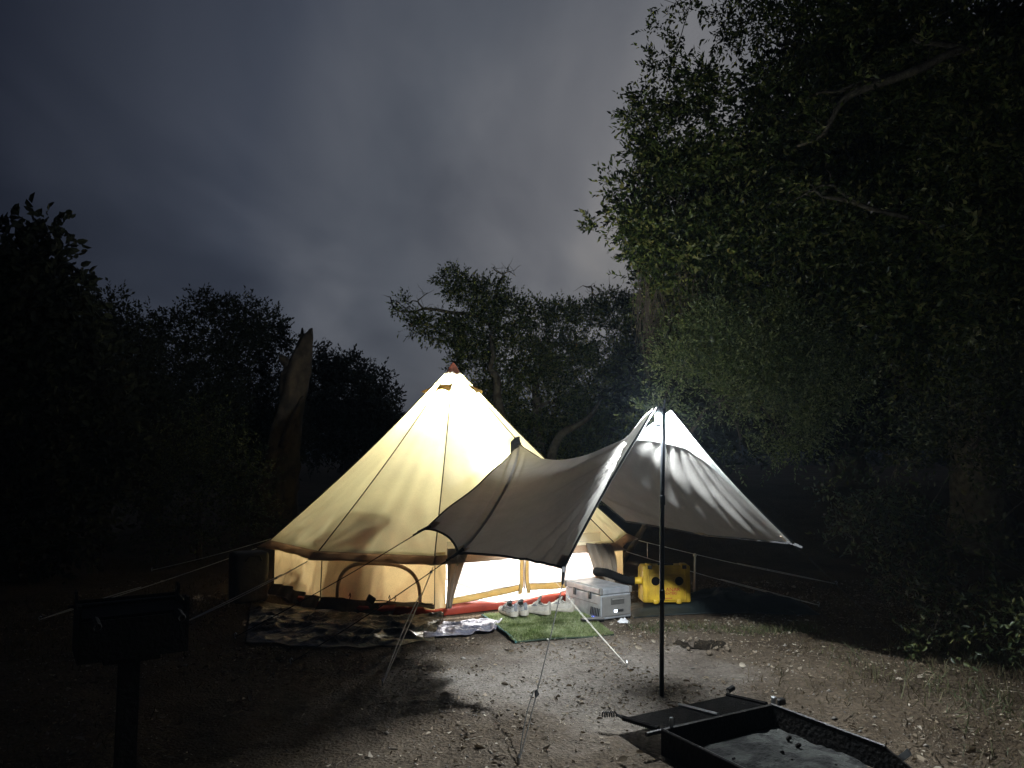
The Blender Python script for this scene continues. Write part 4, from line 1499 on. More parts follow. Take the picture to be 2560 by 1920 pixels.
# hood where the awning hooks to the tent seam
P = np.zeros((8, 8, 3))
for i in range(8):
    for j in range(8):
        u = i / 7; v = j / 7
        P[i, j] = T1 + np.array([-.10 + .10 * u, -.10 - .10 * (1 - u) - .02 * v, .06 * u - .14 * v * (1 - .5 * u) + .02 * math.sin(u * 3) * (1 - v)]) + np.array([.0, -.05 * math.sin(math.pi * v), .03])
solid_grid(P, .004).build('hook_hood', M['strap'], awn, True)
MB().tube([T1 + np.array([0, .02, .0]), T1 + np.array([.0, .06, .05]), roof_curve(-60, .44) + np.array([0, 0, .02])], .006, 5).build('hook_cord', M['strap'], awn)
for P, s0, s1, t0, t1 in ((WL, .0, .06, .94, 1), (WL, .37, .43, .95, 1), (WL, .96, 1, .93, 1), (WR, .97, 1, .94, 1), (WR, .47, .53, .96, 1)):
    G = np.zeros((7, 7, 3))
    for i in range(7):
        for j in range(7):
            G[i, j] = wing_bil(P, s0 + (s1 - s0) * i / 6, t0 + (t1 - t0) * j / 6)
    du = np.gradient(G, axis=0); dv = np.gradient(G, axis=1)
    nn = np.cross(du, dv); nn /= np.linalg.norm(nn, axis=2, keepdims=True) + 1e-9
    G = G + nn * .004
    solid_grid(G, .008).build('corner_patch', M['canvas_brown'], awn)
for c in (T2, T3, T4, T5):
    d = (c - ridge(.6)); d /= np.linalg.norm(d)
    MB().tube([c - d * .05, c + d * .06], [.016, .010], 4).build('corner_strap', M['strap'], awn)
guy(awn, T2, onground(-2.25, 6.42), M['rope_dark'], .0040, strap=.11)
guy(awn, T3, onground(-1.589, 5.694), M['rope_dark'], .0040, strap=.10)
gl = guy(awn, T4 + np.array([-.012, -.04, -.09]), onground(.035, 3.838), M['rope_dark'], .0032, double=.66, slider=.66, strap=.0, smat=M['black_plastic'])
MB().tube([T4, T4 + np.array([-.012, -.04, -.09])], [.014, .008], 5).build('strap', M['strap'], gl)
MB().rbox(tuple(T4 + (np.array([.035, 3.838, 0]) - T4) * .42), (.012, .012, .016), .003, 1).build('cord_lock', M['white_plastic'], gl)
guy(awn, T5, onground(3.05, 6.05), M['rope_dark'], .0040, strap=.08)
MB().tube([(.918, 4.872, gz(.918, 4.872) - .01), (.930, 4.872, .62), (.942, 4.872, 1.2), (.962, 4.872, 1.775)], .0145, 12).build('awning_pole', M['pole'], awn, True)
MB().tube([(.962, 4.862, 1.775), (.966, 4.862, 1.83)], [.006, .004], 8).build('pole_spike', M['steel'], awn)
MB().lathe([(.0165, -.03), (.0175, -.02), (.0175, .02), (.0165, .03)], (.930, 4.862, .62), 12).build('pole_joint', M['pole'], awn, True)
MB().lathe([(.0165, -.03), (.0175, -.02), (.0175, .02), (.0165, .03)], (.942, 4.862, 1.2), 12).build('pole_joint', M['pole'], awn, True)

lamp('hanging_lantern', 'cool white lantern hanging at the peak of the awning pole', (.952, 4.945, 1.708), .030, .056, M['white_globe'], W_AWNING, M['black_plastic'], .03, M['strap'], (.90, .97, 1.0), base=True)

# ------------------------------------------------------------------ ground sheets, mat, shoes
def lowy(x):
    return float(np.interp(x, [-2.5, -2.05, -1.16, -.57, -.15, .2], [6.36, 6.19, 6.02, 6.30, 6.46, 6.6]))


sh = thing('tent_footprint_sheet', 'crumpled camouflage plastic sheet spread under the front of the tent', 'tarp', (-1.2, 6.8, 0))
P = np.zeros((150, 90, 3))
xs = np.linspace(-2.10, -.62, 150)
for i, x in enumerate(xs):
    xb = x
    y0 = lowy(x) + .03 * math.sin(x * 9) + .02 * math.sin(x * 23)
    y1 = CY - math.sqrt(max(.05, (TR - .25) ** 2 - (x - CX) ** 2)) if abs(x - CX) < TR - .25 else 8.5
    y1 = min(y1, 8.5)
    for j in range(90):
        v = j / 89
        x = xb - .55 * v * (1 - i / 149)
        y = y0 + (y1 - y0) * v
        r1 = 1 - abs(2 * float(fbm(x + y * .2, y * 1.7, 2.4, 2, 4)) - 1)
        r2 = 1 - abs(2 * float(fbm(x * 1.2, y * 2.2 - x, 5.5, 2, 14)) - 1)
        e = min(1, v * 9) * min(1, (i / 149) * 8 + .35)
        under = 1 - sstep(.72, .95, v)
        z = .008 + (.050 * r1 ** 5 + .024 * r2 ** 4) * e * (.15 + .85 * under)
        P[i, j] = (x, y, z + max(0, gz(x, y)))
solid_grid(P, .004).build('plastic_sheet', M['camo'], sh, True)
P = np.zeros((60, 50, 3))
for i in range(60):
    for j in range(50):
        u = i / 59; v = j / 49
        x = -.70 + .56 * u + .12 * v * (u - .5); y = lowy(x) + .04 + .46 * v + .015 * math.sin(u * 9)
        r1 = 1 - abs(2 * float(fbm(x, y, 7, 3, 21)) - 1)
        P[i, j] = (x, y, .020 + .030 * r1 ** 4 + max(0, gz(x, y)))
solid_grid(P, .003).build('silver_sheet', M['foil'], sh, True)

# grass mat
MAT = np.array([(.031, 6.167), (.838, 6.483), (.602, 7.404), (-.274, 7.192)])


def matpt(u, v):
    p = (MAT[0] * (1 - u) + MAT[1] * u) * (1 - v) + (MAT[3] * (1 - u) + MAT[2] * u) * v
    return p


def mat_z(u, v):
    return .022 + .010 * math.sin(u * 5 + v * 4) + .008 * math.sin(v * 9 - u * 3) + (.012 * abs(math.sin(v * 5.2)) if .45 < v < .6 else 0)


tm = thing('grass_mat', 'artificial grass mat laid before the tent door', 'mat', (*matpt(.5, .5), 0))
P = np.zeros((24, 24, 3))
for i in range(24):
    for j in range(24):
        u, v = i / 23, j / 23
        q = matpt(u, v)
        P[i, j] = (q[0], q[1], mat_z(u, v))
solid_grid(P, .012).build('backing', M['turf_back'], tm, True)
MB().tube([P[0, j] for j in range(24)], .009, 6).build('edge_binding', M['mat_edge'], tm)
k = 46000
u = rng.random(k); v = rng.random(k)
q = (MAT[0][None] * (1 - u)[:, None] + MAT[1][None] * u[:, None]) * (1 - v)[:, None] + (MAT[3][None] * (1 - u)[:, None] + MAT[2][None] * u[:, None]) * v[:, None]
zz = .022 + .010 * np.sin(u * 5 + v * 4) + .008 * np.sin(v * 9 - u * 3) + np.where((v > .45) & (v < .6), .012 * np.abs(np.sin(v * 5.2)), 0)
base = np.stack([q[:, 0], q[:, 1], zz - .002], -1)
lean = np.stack([fbm(q[:, 0], q[:, 1], 4, 2, 3) - .5, fbm(q[:, 0], q[:, 1], 4, 2, 31) - .5, np.zeros(k)], -1) * 2.6
dr = unit(rng.normal(size=(k, 3)) * .45 + np.array([0, 0, .8]) + lean)
V, F = leaf_arrays(base, dr, rng.uniform(.014, .030, k), rng.uniform(.003, .0055, k), .1)
tf = np_mesh('turf_blades', V, F, M['turf'], tm)
tf['kind'] = 'stuff'


def shoe(label, loc, rot, upper, accent, tongue_up=.0):
    t = thing('sneaker', label, 'shoe', loc, rot, None)
    nx, nr = 30, 22
    L = .285
    # sole
    V = []; F = []
    for i in range(nx + 1):
        x = i / nx
        w = .030 + .017 * math.sin(math.pi * min(1, x * 1.05 + .02) ** .8) + .012 * sstep(.45, .75, x)
        w *= math.sqrt(max(.02, 1 - max(0, (x - .86) / .14) ** 2)) * math.sqrt(max(.05, 1 - max(0, (.10 - x) / .10) ** 2))
        zt = .034 - .010 * math.sin(math.pi * x) + .014 * max(0, x - .85) / .15 + .012 * max(0, .15 - x) / .15
        zb = .0 + .018 * max(0, x - .80) / .20
        cy_ = .006 * math.sin(math.pi * x)
        for (yy, zz) in ((-w, zb), (-w * 1.07, (zb + zt) / 2), (-w, zt), (w, zt), (w * 1.07, (zb + zt) / 2), (w, zb)):
            V.append((x * L, yy + cy_, zz))
    for i in range(nx):
        for q in range(6):
            q2 = (q + 1) % 6
            F.append((i * 6 + q, (i + 1) * 6 + q, (i + 1) * 6 + q2, i * 6 + q2))
    F.append(tuple(range(6))); F.append(tuple(nx * 6 + q for q in range(5, -1, -1)))
    np_mesh('sole', np.array(V), F, M['shoe_sole'], t, False, world=False)
    # upper
    rings = []
    for i in range(nx + 1):
        x = i / nx
        w = .030 + .016 * math.sin(math.pi * min(1, x * 1.05 + .02) ** .8) + .010 * float(sstep(.45, .75, x))
        w *= math.sqrt(max(.03, 1 - max(0, (x - .84) / .16) ** 2)) * math.sqrt(max(.06, 1 - max(0, (.10 - x) / .10) ** 2))
        h = float(np.interp(x, [0, .04, .12, .22, .34, .42, .5, .62, .75, .88, 1], [.098, .112, .094, .086, .092, .112, .100, .080, .064, .056, .036]))
        zb = .028
        ring = []
        for q in range(nr + 1):
            a = math.pi * q / nr
            yy = -math.cos(a); sx = math.copysign(abs(yy) ** .7, yy)
            zz = math.sin(a) ** .75
            narrow = 1 - .30 * zz * float(sstep(.10, .30, 1 - abs(x - .22)))
            ring.append((x * L, w * sx * narrow + .006 * math.sin(math.pi * x), zb + (h - zb) * zz))
        rings.append(ring)
    V = [p for r_ in rings for p in r_]
    F = []
    W_ = nr + 1
    for i in range(nx):
        x = (i + .5) / nx
        for q in range(nr):
            mid = abs((q + .5) / nr - .5)
            if .05 < x < .40 and mid < .26:
                continue
            F.append((i * W_ + q, i * W_ + q + 1, (i + 1) * W_ + q + 1, (i + 1) * W_ + q))
    np_mesh('upper', np.array(V), F, upper, t, True, world=False)
    # lining (floor and inner walls of the opening)
    V2 = []; F2 = []
    xs_ = [.05, .12, .20, .28, .36, .42]
    for x in xs_:
        i = int(x * nx)
        for q in (5, 8, 11, 14, 17):
            p = rings[i][q]
            V2.append((p[0], p[1] * .86, (p[2] - .004) if q in (5, 17) else (.058 if q in (8, 14) else .048)))
    for i in range(len(xs_) - 1):
        for q in range(4):
            F2.append((i * 5 + q, i * 5 + q + 1, (i + 1) * 5 + q + 1, (i + 1) * 5 + q))
    np_mesh('lining', np.array(V2), F2, M['shoe_in'], t, True, world=False)
    # padded collar round the opening
    i0, i1 = int(.05 * nx), int(.40 * nx)
    lo, hi = int(nr * .24), nr - int(nr * .24)
    loop = [rings[i][lo] for i in range(i1, i0 - 1, -1)] + [rings[i0][q] for q in range(lo, hi + 1)] + [rings[i][hi] for i in range(i0, i1 + 1)]
    MB().tube(loop, .0055, 6).build('collar', accent, t, True, world=False)
    # tongue
    P = np.zeros((7, 5, 3))
    for i in range(7):
        for j in range(5):
            s = j / 4 - .5
            P[i, j] = (.150 - .045 * i / 6, s * .046, .082 + (.045 + tongue_up) * i / 6 - .05 * s * s)
    solid_grid(P, .006).build('tongue', accent, t, True, world=False)
    for n_, x in enumerate((.45, .50, .55, .60)):
        i = int(x * nx)
        pts = [(rings[i][q][0], rings[i][q][1] * 1.02, rings[i][q][2] + .004) for q in range(6, 17)]
        MB().tube(pts, .0032, 5).build('lace', M['shoe_white'], t, world=False)
    # side stripes
    for sg in (0, 1):
        for n_ in range(2):
            pts = []
            for e in range(6):
                i = int((.42 + .035 * e + .06 * n_) * nx); q = (3 + e // 2) if sg == 0 else nr - (3 + e // 2)
                p = rings[i][q]
                pts.append((p[0], p[1] * 1.03, p[2] + .001))
            MB().tube(pts, .0036, 4).build('side_stripe', M['shoe_grey'], t, world=False)
    # heel tab
    MB().rbox((.004, 0, .078), (.008, .030, .055), .003, 1).build('heel_tab', accent, t, world=False)
    return t


mz = .040
shoe('grey heeled white sneaker standing leftmost on the grass mat', (.035, 7.00, mz), R(118), M['shoe_mix'], M['shoe_grey'])
shoe('grey white sneaker pressed against its partner beside the red rim', (.125, 7.05, mz), R(112), M['shoe_mix'], M['shoe_grey'])
shoe('cream sneaker with raised tongue angled on the grass mat', (.345, 7.10, mz), R(142), M['shoe_white'], M['shoe_white'], .03)
shoe('cream sneaker seen side on next to the silver cooler', (.565, 7.235, mz), R(158), M['shoe_white'], M['shoe_white'])

# ------------------------------------------------------------------ cooler
c1 = np.array([.786, 6.955]); c2 = np.array([1.073, 7.12])
ang = math.atan2(c2[1] - c1[1], c2[0] - c1[0])
co = thing('cooler_box', 'silver metal electric cooler box standing by the tent door', 'cooler', (c1[0], c1[1], gz(*c1)), ang)
# local x along the short end face, local y along the long side
W_, L_, H_ = .335, .56, .285
MB().rbox((W_ / 2, L_ / 2, .02 + .105), (W_, L_, .21), .008, 2).build('body', M['alu'], co, world=False)
MB().rbox((W_ / 2, L_ / 2, .235 + .026), (W_ + .006, L_ + .006, .052), .008, 2).build('lid', M['alu'], co, world=False)
MB().rbox((W_ / 2, L_ / 2, .2895), (W_ - .05, L_ - .05, .006), .003, 1).build('lid_panel', M['alu'], co, world=False)
MB().rbox((W_ / 2, -.004, .13), (W_ - .02, .010, .175), .004, 1).build('end_panel', M['alu_grey'], co, world=False)
hd = MB().rbox((W_ / 2 + .01, -.011, .172), (.15, .008, .055), .003, 1).build('handle_recess', M['dark_grey'], co, world=False)
MB().rbox((W_ / 2 + .01, -.018, .188), (.13, .012, .016), .004, 1).build('handle', M['alu_grey'], hd, world=False)
MB().rbox((W_ / 2 + .045, -.010, .085), (.06, .004, .022), .001, 1).build('control_panel', M['black_plastic'], co, world=False)
MB().rbox((W_ / 2 - .012, -.0115, .085), (.034, .005, .022), .002, 1).build('display', M['lcd'], co, world=False)
for x in (0, W_):
    for y in (0, L_):
        MB().rbox((x + (.006 if x == 0 else -.006), y + (.006 if y == 0 else -.006), .262), (.032, .032, .058), .006, 1).build('corner_guard', M['alu_grey'], co, world=False)
        MB().rbox((x + (.02 if x == 0 else -.02), y + (.02 if y == 0 else -.02), .012), (.04, .04, .026), .005, 1).build('foot', M['rubber'], co, world=False)
for y in (.16, .40):
    la = MB().rbox((-.006, y, .212), (.012, .036, .066), .004, 1).build('latch', M['black_plastic'], co, world=False)
    MB().rbox((-.014, y, .228), (.006, .024, .022), .002, 1).build('latch_clip', M['alu_grey'], la, world=False)
for k in range(6):
    MB().box((-.0015, .030 + .024 * k, .080), (.006, .009, .070), (R(12), 0, 0)).build('vent_slot', M['black_plastic'], co, world=False)
MB().box((-.0015, L_ / 2 + .02, .150), (.004, L_ - .06, .004)).build('side_rib', M['alu_grey'], co, world=False)
MB().rbox((-.006, .12, .028), (.012, .018, .010), .003, 1).build('status_light', M['led'], co, world=False)

ph = thing('flat_slab', 'thin flat black slab lying on the mat before the cooler', 'slab', (.70, 6.83, .052), R(12))
MB().rbox((0, 0, .006), (.20, .075, .012), .004, 2).build('body', M['black_plastic'], ph, world=False)
MB().box((0, 0, .0125), (.185, .064, .001)).build('top_plate', M['alu_grey'], ph, world=False)
pp = []
for i in range(9):
    for j in range(9):
        pp.append((.93 + .012 * i + .014 * random.random(), 6.90 + .012 * j, .008 + .05 * random.random() * math.sin(math.pi * i / 8) * math.sin(math.pi * j / 8)))
o = solid_grid(np.array(pp).reshape(9, 9, 3), .001).build('crumpled_wrapper', M['paper'])
tag(o, 'crumpled white wrapper on the dirt below the cooler', 'wrapper')

# ------------------------------------------------------------------ yellow case
ca = thing('heater_case', 'yellow hard plastic heater case with two round black ports', 'case', (1.462, 7.40, .085), R(3))
cw, cd_, ch = .455, .17, .345
MB().rbox((0, cd_ / 2, ch / 2), (cw, cd_, ch), .020, 3).build('shell', M['yellow'], ca, True, world=False)
MB().rbox((0, cd_ + .012, ch / 2 - .01), (cw + .012, .05, ch - .03), .02, 2).build('rear_shell', M['yellow'], ca, True, world=False)
MB().rbox((0, -.004, ch / 2 - .03), (cw - .10, .014, ch - .11), .006, 2).build('face_panel', M['yellow'], ca, True, world=False)
for x in (-.175, .175):
    MB().rbox((x, -.004, ch / 2), (.022, .020, ch - .04), .008, 2).build('rib', M['yellow'], ca, True, world=False)
for x in (-.165, .165):
    la = MB().rbox((x, .03, ch - .008), (.056, .09, .05), .006, 2).build('latch', M['yellow'], ca, True, world=False)
    MB().box((x, -.012, ch - .012), (.040, .010, .034)).build('latch_gap', M['black_plastic'], la, world=False)
MB().rbox((0, .05, ch + .006), (.15, .03, .016), .006, 2).build('handle', M['black_plastic'], ca, True, world=False)
for x in (-.11, .11):
    MB().rbox((x, -.002, .012), (.050, .03, .040), .006, 1).build('foot', M['yellow'], ca, True, world=False)
MB().rbox((0, -.012, .045), (.09, .004, .006), .001, 1).build('moulded_line', M['red_print'], ca, world=False)
for x in (-.112, .112):
    pr = MB().lathe([(.046, -.020), (.046, -.008), (.036, -.008)], (x, 0, .205), 28, 'Y').build('port_ring', M['yellow'], ca, world=False)
    MB().lathe([(.0405, -.0225), (.0405, -.019)], (x, 0, .205), 28, 'Y').build('port', M['rubber'], pr, world=False)
st = MB().lathe([(.036, -.30), (.036, -.285), (.033, -.283), (.033, -.262), (.036, -.26), (.036, -.22)], (0, .08, .195), 20, 'X').build('duct_collar', M['yellow'], ca, True, world=False)
pts = smooth_pts([(-.29, .08, .195), (-.36, .09, .20), (-.45, .13, .225), (-.54, .22, .25), (-.62, .36, .24)], 10)
MB().tube(pts, [.036 + .006 * (i % 2) for i in range(len(pts))], 14).build('duct_hose', M['rubber'], ca, True, world=False)


def text_mesh(body, size, mat, parent, loc, name):
    cu = D.curves.new(name, 'FONT')
    cu.body = body
    cu.size = size
    cu.align_x = 'CENTER'
    cu.extrude = .0008
    cu.offset = .0006
    ob = D.objects.new(name, cu)
    COL.objects.link(ob)
    dg = bpy.context.evaluated_depsgraph_get()
    me = D.meshes.new_from_object(ob.evaluated_get(dg))
    D.objects.remove(ob)
    o2 = D.objects.new(name, me)
    COL.objects.link(o2)
    me.materials.clear()
    me.materials.append(mat)
    o2.parent = parent
    o2.location = loc
    o2.rotation_euler = (R(90), 0, 0)
    return o2


text_mesh('PLANAR', .050, M['red_print'], ca, (.028, -.0122, .108), 'lettering')
text_mesh('HEATERS', .030, M['red_print'], ca, (.028, -.0122, .079), 'lettering')
for x, sgn in ((-.105, -1), (.155, 1)):
    pts = [(x + sgn * .012 * math.cos(w), -.0118, .105 + .042 * math.sin(w)) for w in np.linspace(-1.3, 1.3, 9)]
    MB().tube(pts, .0012, 4).build('logo_arc', M['red_print'], ca, world=False)

# folded dark sheeting the case stands on, trailing to the right
P = np.zeros((70, 34, 3))
for i in range(70):
    for j in range(34):
        u = i / 69; v = j / 33
        x = 1.10 + 1.75 * u; y = 7.12 + .62 * v + .10 * math.sin(u * 4) + .22 * u
        bx_ = math.sin(math.pi * min(1, max(0, u))) ** .5 * min(1, 4 * v) * min(1, 5 * (1 - v))
        r1 = 1 - abs(2 * float(fbm(x, y * 1.5, 3.2, 3, 17)) - 1)
        z = .006 + (.072 if u < .36 else .085) * bx_ + .085 * r1 ** 4 * bx_ * float(sstep(.34, .55, u)) + .01 * r1 ** 3 * bx_
        if u < .36:
            z = min(z, .088)
        P[i, j] = (x, y, z + max(0, gz(x, y) - .01))
o = solid_grid(P, .004).build('folded_tarp', M['tarp_green'], None, True)
tag(o, 'dark green folded tarp lying beneath and beside the yellow case', 'tarp')
ps = thing('marker_post', 'thin white capped stake standing behind the yellow case', 'stake', (1.93, 8.3, gz(1.93, 8.3)))
MB().tube([(0, 0, -.05), (.012, 0, .40)], .011, 8).build('shaft', M['white_plastic'], ps, True, world=False)
MB().lathe([(.012, -.012), (.020, -.004), (.020, .012), (.010, .022)], (.012, 0, .405), 12).build('knob', M['white_plastic'], ps, True, world=False)

# black bag against the left wall
bg = thing('storage_bag', 'black upright bag leaning against the left wall of the tent', 'bag', (-2.66, 7.92, 0), R(35))
P = []
m = MB().rbox((0, 0, .25), (.34, .26, .50), .06, 4)
m.v = [(x + .03 * (float(vnoise(y * 4, z * 5, 1, 2)) - .5), y + .05 * (float(vnoise(x * 5, z * 4, 1, 5)) - .5) * (z > .05), z) for x, y, z in m.v]
m.build('body', M['bag'], bg, True, world=False)
MB().tube([(-.08, -.14, .42), (-.05, -.17, .47), (.05, -.17, .47), (.08, -.14, .42)], .010, 6).build('handle', M['strap'], bg, True, world=False)

# ------------------------------------------------------------------ park grill on its post
gr = thing('park_grill', 'black steel park grill on a single square post', 'grill', (-1.655, 3.42, 0), R(33))
z0, z1 = .645, .855
w2, d2 = .205, .150
MB().box((0, 0, .30), (.078, .078, .76)).build('post', M['rust_metal'], gr, world=False)
MB().rbox((0, 0, .632), (.22, .20, .030), .004, 1).build('post_flange', M['rust_metal'], gr, world=False)
MB().box((0, 0, z0 + .006), (2 * w2, 2 * d2, .010)).build('firebox_floor', M['rust_metal'], gr, world=False)
MB().box((0, d2, (z0 + z1) / 2 + .002), (2 * w2 - .004, .008, z1 - z0 - .01)).build('back_plate', M['rust_metal'], gr, world=False)
MB().box((0, -d2, z0 + .085), (2 * w2 - .004, .008, .165)).build('front_plate', M['rust_metal'], gr, world=False)


def notched_plate(x):
    m = MB()
    prof = [(-d2, z0), (d2, z0), (d2, z1 + .045), (d2 - .07, z1 + .045), (d2 - .075, z1), (-d2 + .075, z1 - .01), (-d2 + .07, z1 + .020), (-d2, z1 + .020)]
    n = len(prof)
    V = [(x - .004, y, z) for y, z in prof] + [(x + .004, y, z) for y, z in prof]
    F = [tuple(range(n - 1, -1, -1)), tuple(n + k for k in range(n))] + [(k, (k + 1) % n, n + (k + 1) % n, n + k) for k in range(n)]
    m.add(V, F)
    return m


for x in (-w2, w2):
    o = notched_plate(x).build('side_plate', M['rust_metal'], gr, world=False)
    for zz in (z1 - .02, z1 + .02):
        MB().lathe([(.010, x - .006), (.010, x + .006)], (0, d2 - .035, zz), 10, 'X').build('slot_rod_end', M['black_metal'], o, world=False)
MB().tube([(-w2 - .03, d2 - .035, z1 - .02), (w2 + .03, d2 - .035, z1 - .02)], .008, 8).build('hinge_rod', M['black_metal'], gr, world=False)
for k in range(13):
    y = -d2 + .03 + k * (2 * d2 - .06) / 12
    MB().tube([(-w2 + .012, y, z1 - .035), (w2 - .012, y, z1 - .035)], .0055, 6).build('grate_bar', M['black_metal'], gr, world=False)


def coil(p0, d, L=.13, r=.014, turns=9):
    d = Vector(d).normalized()
    a = d.orthogonal().normalized(); b = d.cross(a)
    pts = []
    for k in range(turns * 8 + 1):
        w = 2 * math.pi * k / 8
        pts.append(Vector(p0) + d * (L * k / (turns * 8)) + (a * math.cos(w) + b * math.sin(w)) * r)
    return MB().tube(pts, .004, 5)


coil((-w2 + .05, -d2 - .03, z1 - .035), (0, -1, -.05), .11).build('coil_handle', M['black_metal'], gr, world=False)
coil((w2 - .05, -d2 - .03, z1 - .035), (0, -1, -.05), .11).build('coil_handle', M['black_metal'], gr, world=False)

# ------------------------------------------------------------------ fire pit
c1 = np.array([0.748, 3.972]); c2 = np.array([1.425, 4.356])
ang = math.atan2(c2[1] - c1[1], c2[0] - c1[0])
fp = thing('fire_pit', 'black steel box fire pit with its grate tipped open', 'fire pit', (c1[0], c1[1], 0), ang)
BW, BD, BH = float(np.linalg.norm(c2 - c1)), .84, .12
MB().box((BW / 2, 0, BH / 2 - .02), (BW, .008, BH + .04)).build('back_plate', M['rust_metal'], fp, world=False)
# side plates slope down to the front
for x in (0, BW):
    prof = [(.004, -.03), (.004, BH), (-.68, BH - .005), (-BD, .05), (-BD, -.03)]
    n = len(prof)
    V = [(x - .005, y, z) for y, z in prof] + [(x + .005, y, z) for y, z in prof]
    F = [tuple(range(n - 1, -1, -1)), tuple(n + k for k in range(n))] + [(k, (k + 1) % n, n + (k + 1) % n, n + k) for k in range(n)]
    sp = MB().add(V, F).build('side_plate', M['rust_metal'], fp, world=False)
    MB().tube([(x, .0, BH + .003), (x, -.68, BH - .002)], .007, 6).build('rim', M['black_metal'], sp, world=False)
MB().box((BW + .012, -.75, .085), (.006, .125, .03), (R(-45), 0, 0)).build('edge_strip', M['steel'], fp, world=False)
MB().tube([(-.09, .014, BH - .01), (BW + .10, .014, BH - .01)], .011, 8).build('hinge_rod', M['black_metal'], fp, world=False)
MB().rbox((BW + .085, .014, BH), (.05, .035, .035), .006, 1).build('hinge_knuckle', M['black_metal'], fp, world=False)
MB().rbox((BW + .035, .016, BH + .01), (.022, .03, .05), .004, 1).build('hinge_bracket', M['steel'], fp, world=False)
MB().rbox((.075, .016, BH + .02), (.022, .012, .05), .004, 1).build('hinge_bracket', M['steel'], fp, world=False)
# grate tipped back over the hinge, lower edge near the ground
GL = .30
th = R(-6)


def gpt(x, y, z=0):
    return (x, .03 + y * math.cos(th) - z * math.sin(th), BH + y * math.sin(th) + z * math.cos(th))


for x in (.0, BW * .52, BW - .01):
    MB().tube([gpt(x, .0), gpt(x, GL)], .011, 6).build('grate_frame', M['soot'] if x != BW * .52 else M['steel'], fp, world=False)
for k in range(19):
    y = .012 + k * (GL - .02) / 18
    MB().tube([gpt(.0, y, -.012), gpt(BW - .01, y, -.012)], .0075, 5).build('grate_bar', M['soot'], fp, world=False)
for x, s in ((-.005, -1), (BW - .005, 1)):
    a = gpt(x, GL - .01); b = gpt(x + s * .02, GL + .015, .015)
    MB().tube([a, b], .008, 6).build('handle_arm', M['black_metal'], fp, world=False)
    coil(b, (s * .95, .35, .05), .075, .013, 6).build('coil_handle', M['black_metal'], fp, world=False)
# ash bed
P = np.zeros((40, 40, 3))
for i in range(40):
    for j in range(40):
        u = i / 39; v = j / 39
        x = .012 + (BW - .024) * u; y = -.02 - .70 * v
        z = .006 + .045 * max(0, 1 - ((u - .55) / .42) ** 2) * max(0, 1 - ((v - .5) / .5) ** 2) + .035 * (float(fbm(x, y, 16, 3, 6)) - .5)
        P[i, j] = (x, y, z)
MB().grid(P).build('ash_bed', M['ash'], fp, True, world=False)
for q in range(9):
    x = random.uniform(.12, BW - .12); y = random.uniform(-.62, -.12); r_ = random.uniform(.005, .013)
    m = MB().rbox((x, y, .040 + r_), (r_ * 2.4, r_ * 1.6, r_ * 1.5), r_ * .3, 1, (random.random(), random.random(), random.random() * 3))
    m.build('charcoal_lump', M['rust_metal'], fp, world=False)

# burrow: its inner shade painted as a dark lining, loose crumbs round the lip
bu = thing('burrow', 'small dark burrow hole dug in the dirt by the awning pole', 'burrow', (HOLE[0], HOLE[1], 0))
P = np.zeros((29, 9, 3))
for i in range(29):
    for j in range(9):
        w = 2 * math.pi * i / 28; t = j / 8
        lip = 1 + .22 * math.sin(2 * w + 1) + .12 * math.sin(5 * w) + .08 * math.sin(9 * w)
        r_ = .165 * t * lip
        x = HOLE[0] + r_ * math.cos(w); y = HOLE[1] + r_ * math.sin(w) * .8
        P[i, j] = (x, y, gz(x, y) + .007 + .020 * math.exp(-((t - .8) / .16) ** 2) * (.6 + .4 * math.sin(7 * w)))
MB().grid(P[:, ::-1]).build('shade_lining', pmat('burrow_shade', (.010, .008, .006), (.022, .017, .012), 16, .95, bump=.8, bscale=60, spec=.1), bu, True)
for q in range(14):
    w = random.uniform(0, 6.28); r_ = random.uniform(.15, .24); z_ = random.uniform(.008, .02)
    x = HOLE[0] + r_ * math.cos(w); y = HOLE[1] + r_ * math.sin(w) * .8
    MB().rbox((x, y, gz(x, y) + z_ * .6), (z_ * 2, z_ * 1.7, z_ * 1.4), z_ * .35, 1, (random.random(), random.random(), random.random() * 3)).build('soil_crumb', M['twig'], bu)

# ------------------------------------------------------------------ litter, pebbles, grass
def scatter(n, x0, x1, y0, y1, mask=None):
    x = rng.uniform(x0, x1, n); y = rng.uniform(y0, y1, n)
    # keep clear of the tent, the mat, the pit
    k = (np.hypot(x - CX, y - CY) > TR + .05) & (np.hypot(x - HOLE[0], (y - HOLE[1]) * 1.25) > .12)
    u = (x - .1) * .90 + (y - 6.7) * .25; v = -(x - .1) * .25 + (y - 6.7) * .95
    k &= ~((x > -.25) & (x < .80) & (y > 6.25 + (x - .03) * .39 - .02) & (y < 7.5))
    k &= ~((x > -2.5) & (x < -.1) & (y > np.interp(x, [-2.5, -2.05, -1.16, -.57, -.15], [6.36, 6.19, 6.02, 6.30, 6.46]) - .01) & (y < 8))
    k &= ~((np.abs((x - 1.28) * .87 + (y - 3.80) * .5) < .42) & (np.abs(-(x - 1.28) * .5 + (y - 3.80) * .87) < .50))
    k &= ~((x > 1.05) & (x < 1.9) & (y > 7.05) & (y < 7.9))
    if mask is not None:
        k &= rng.random(n) < mask(x, y)
    return x[k], y[k]


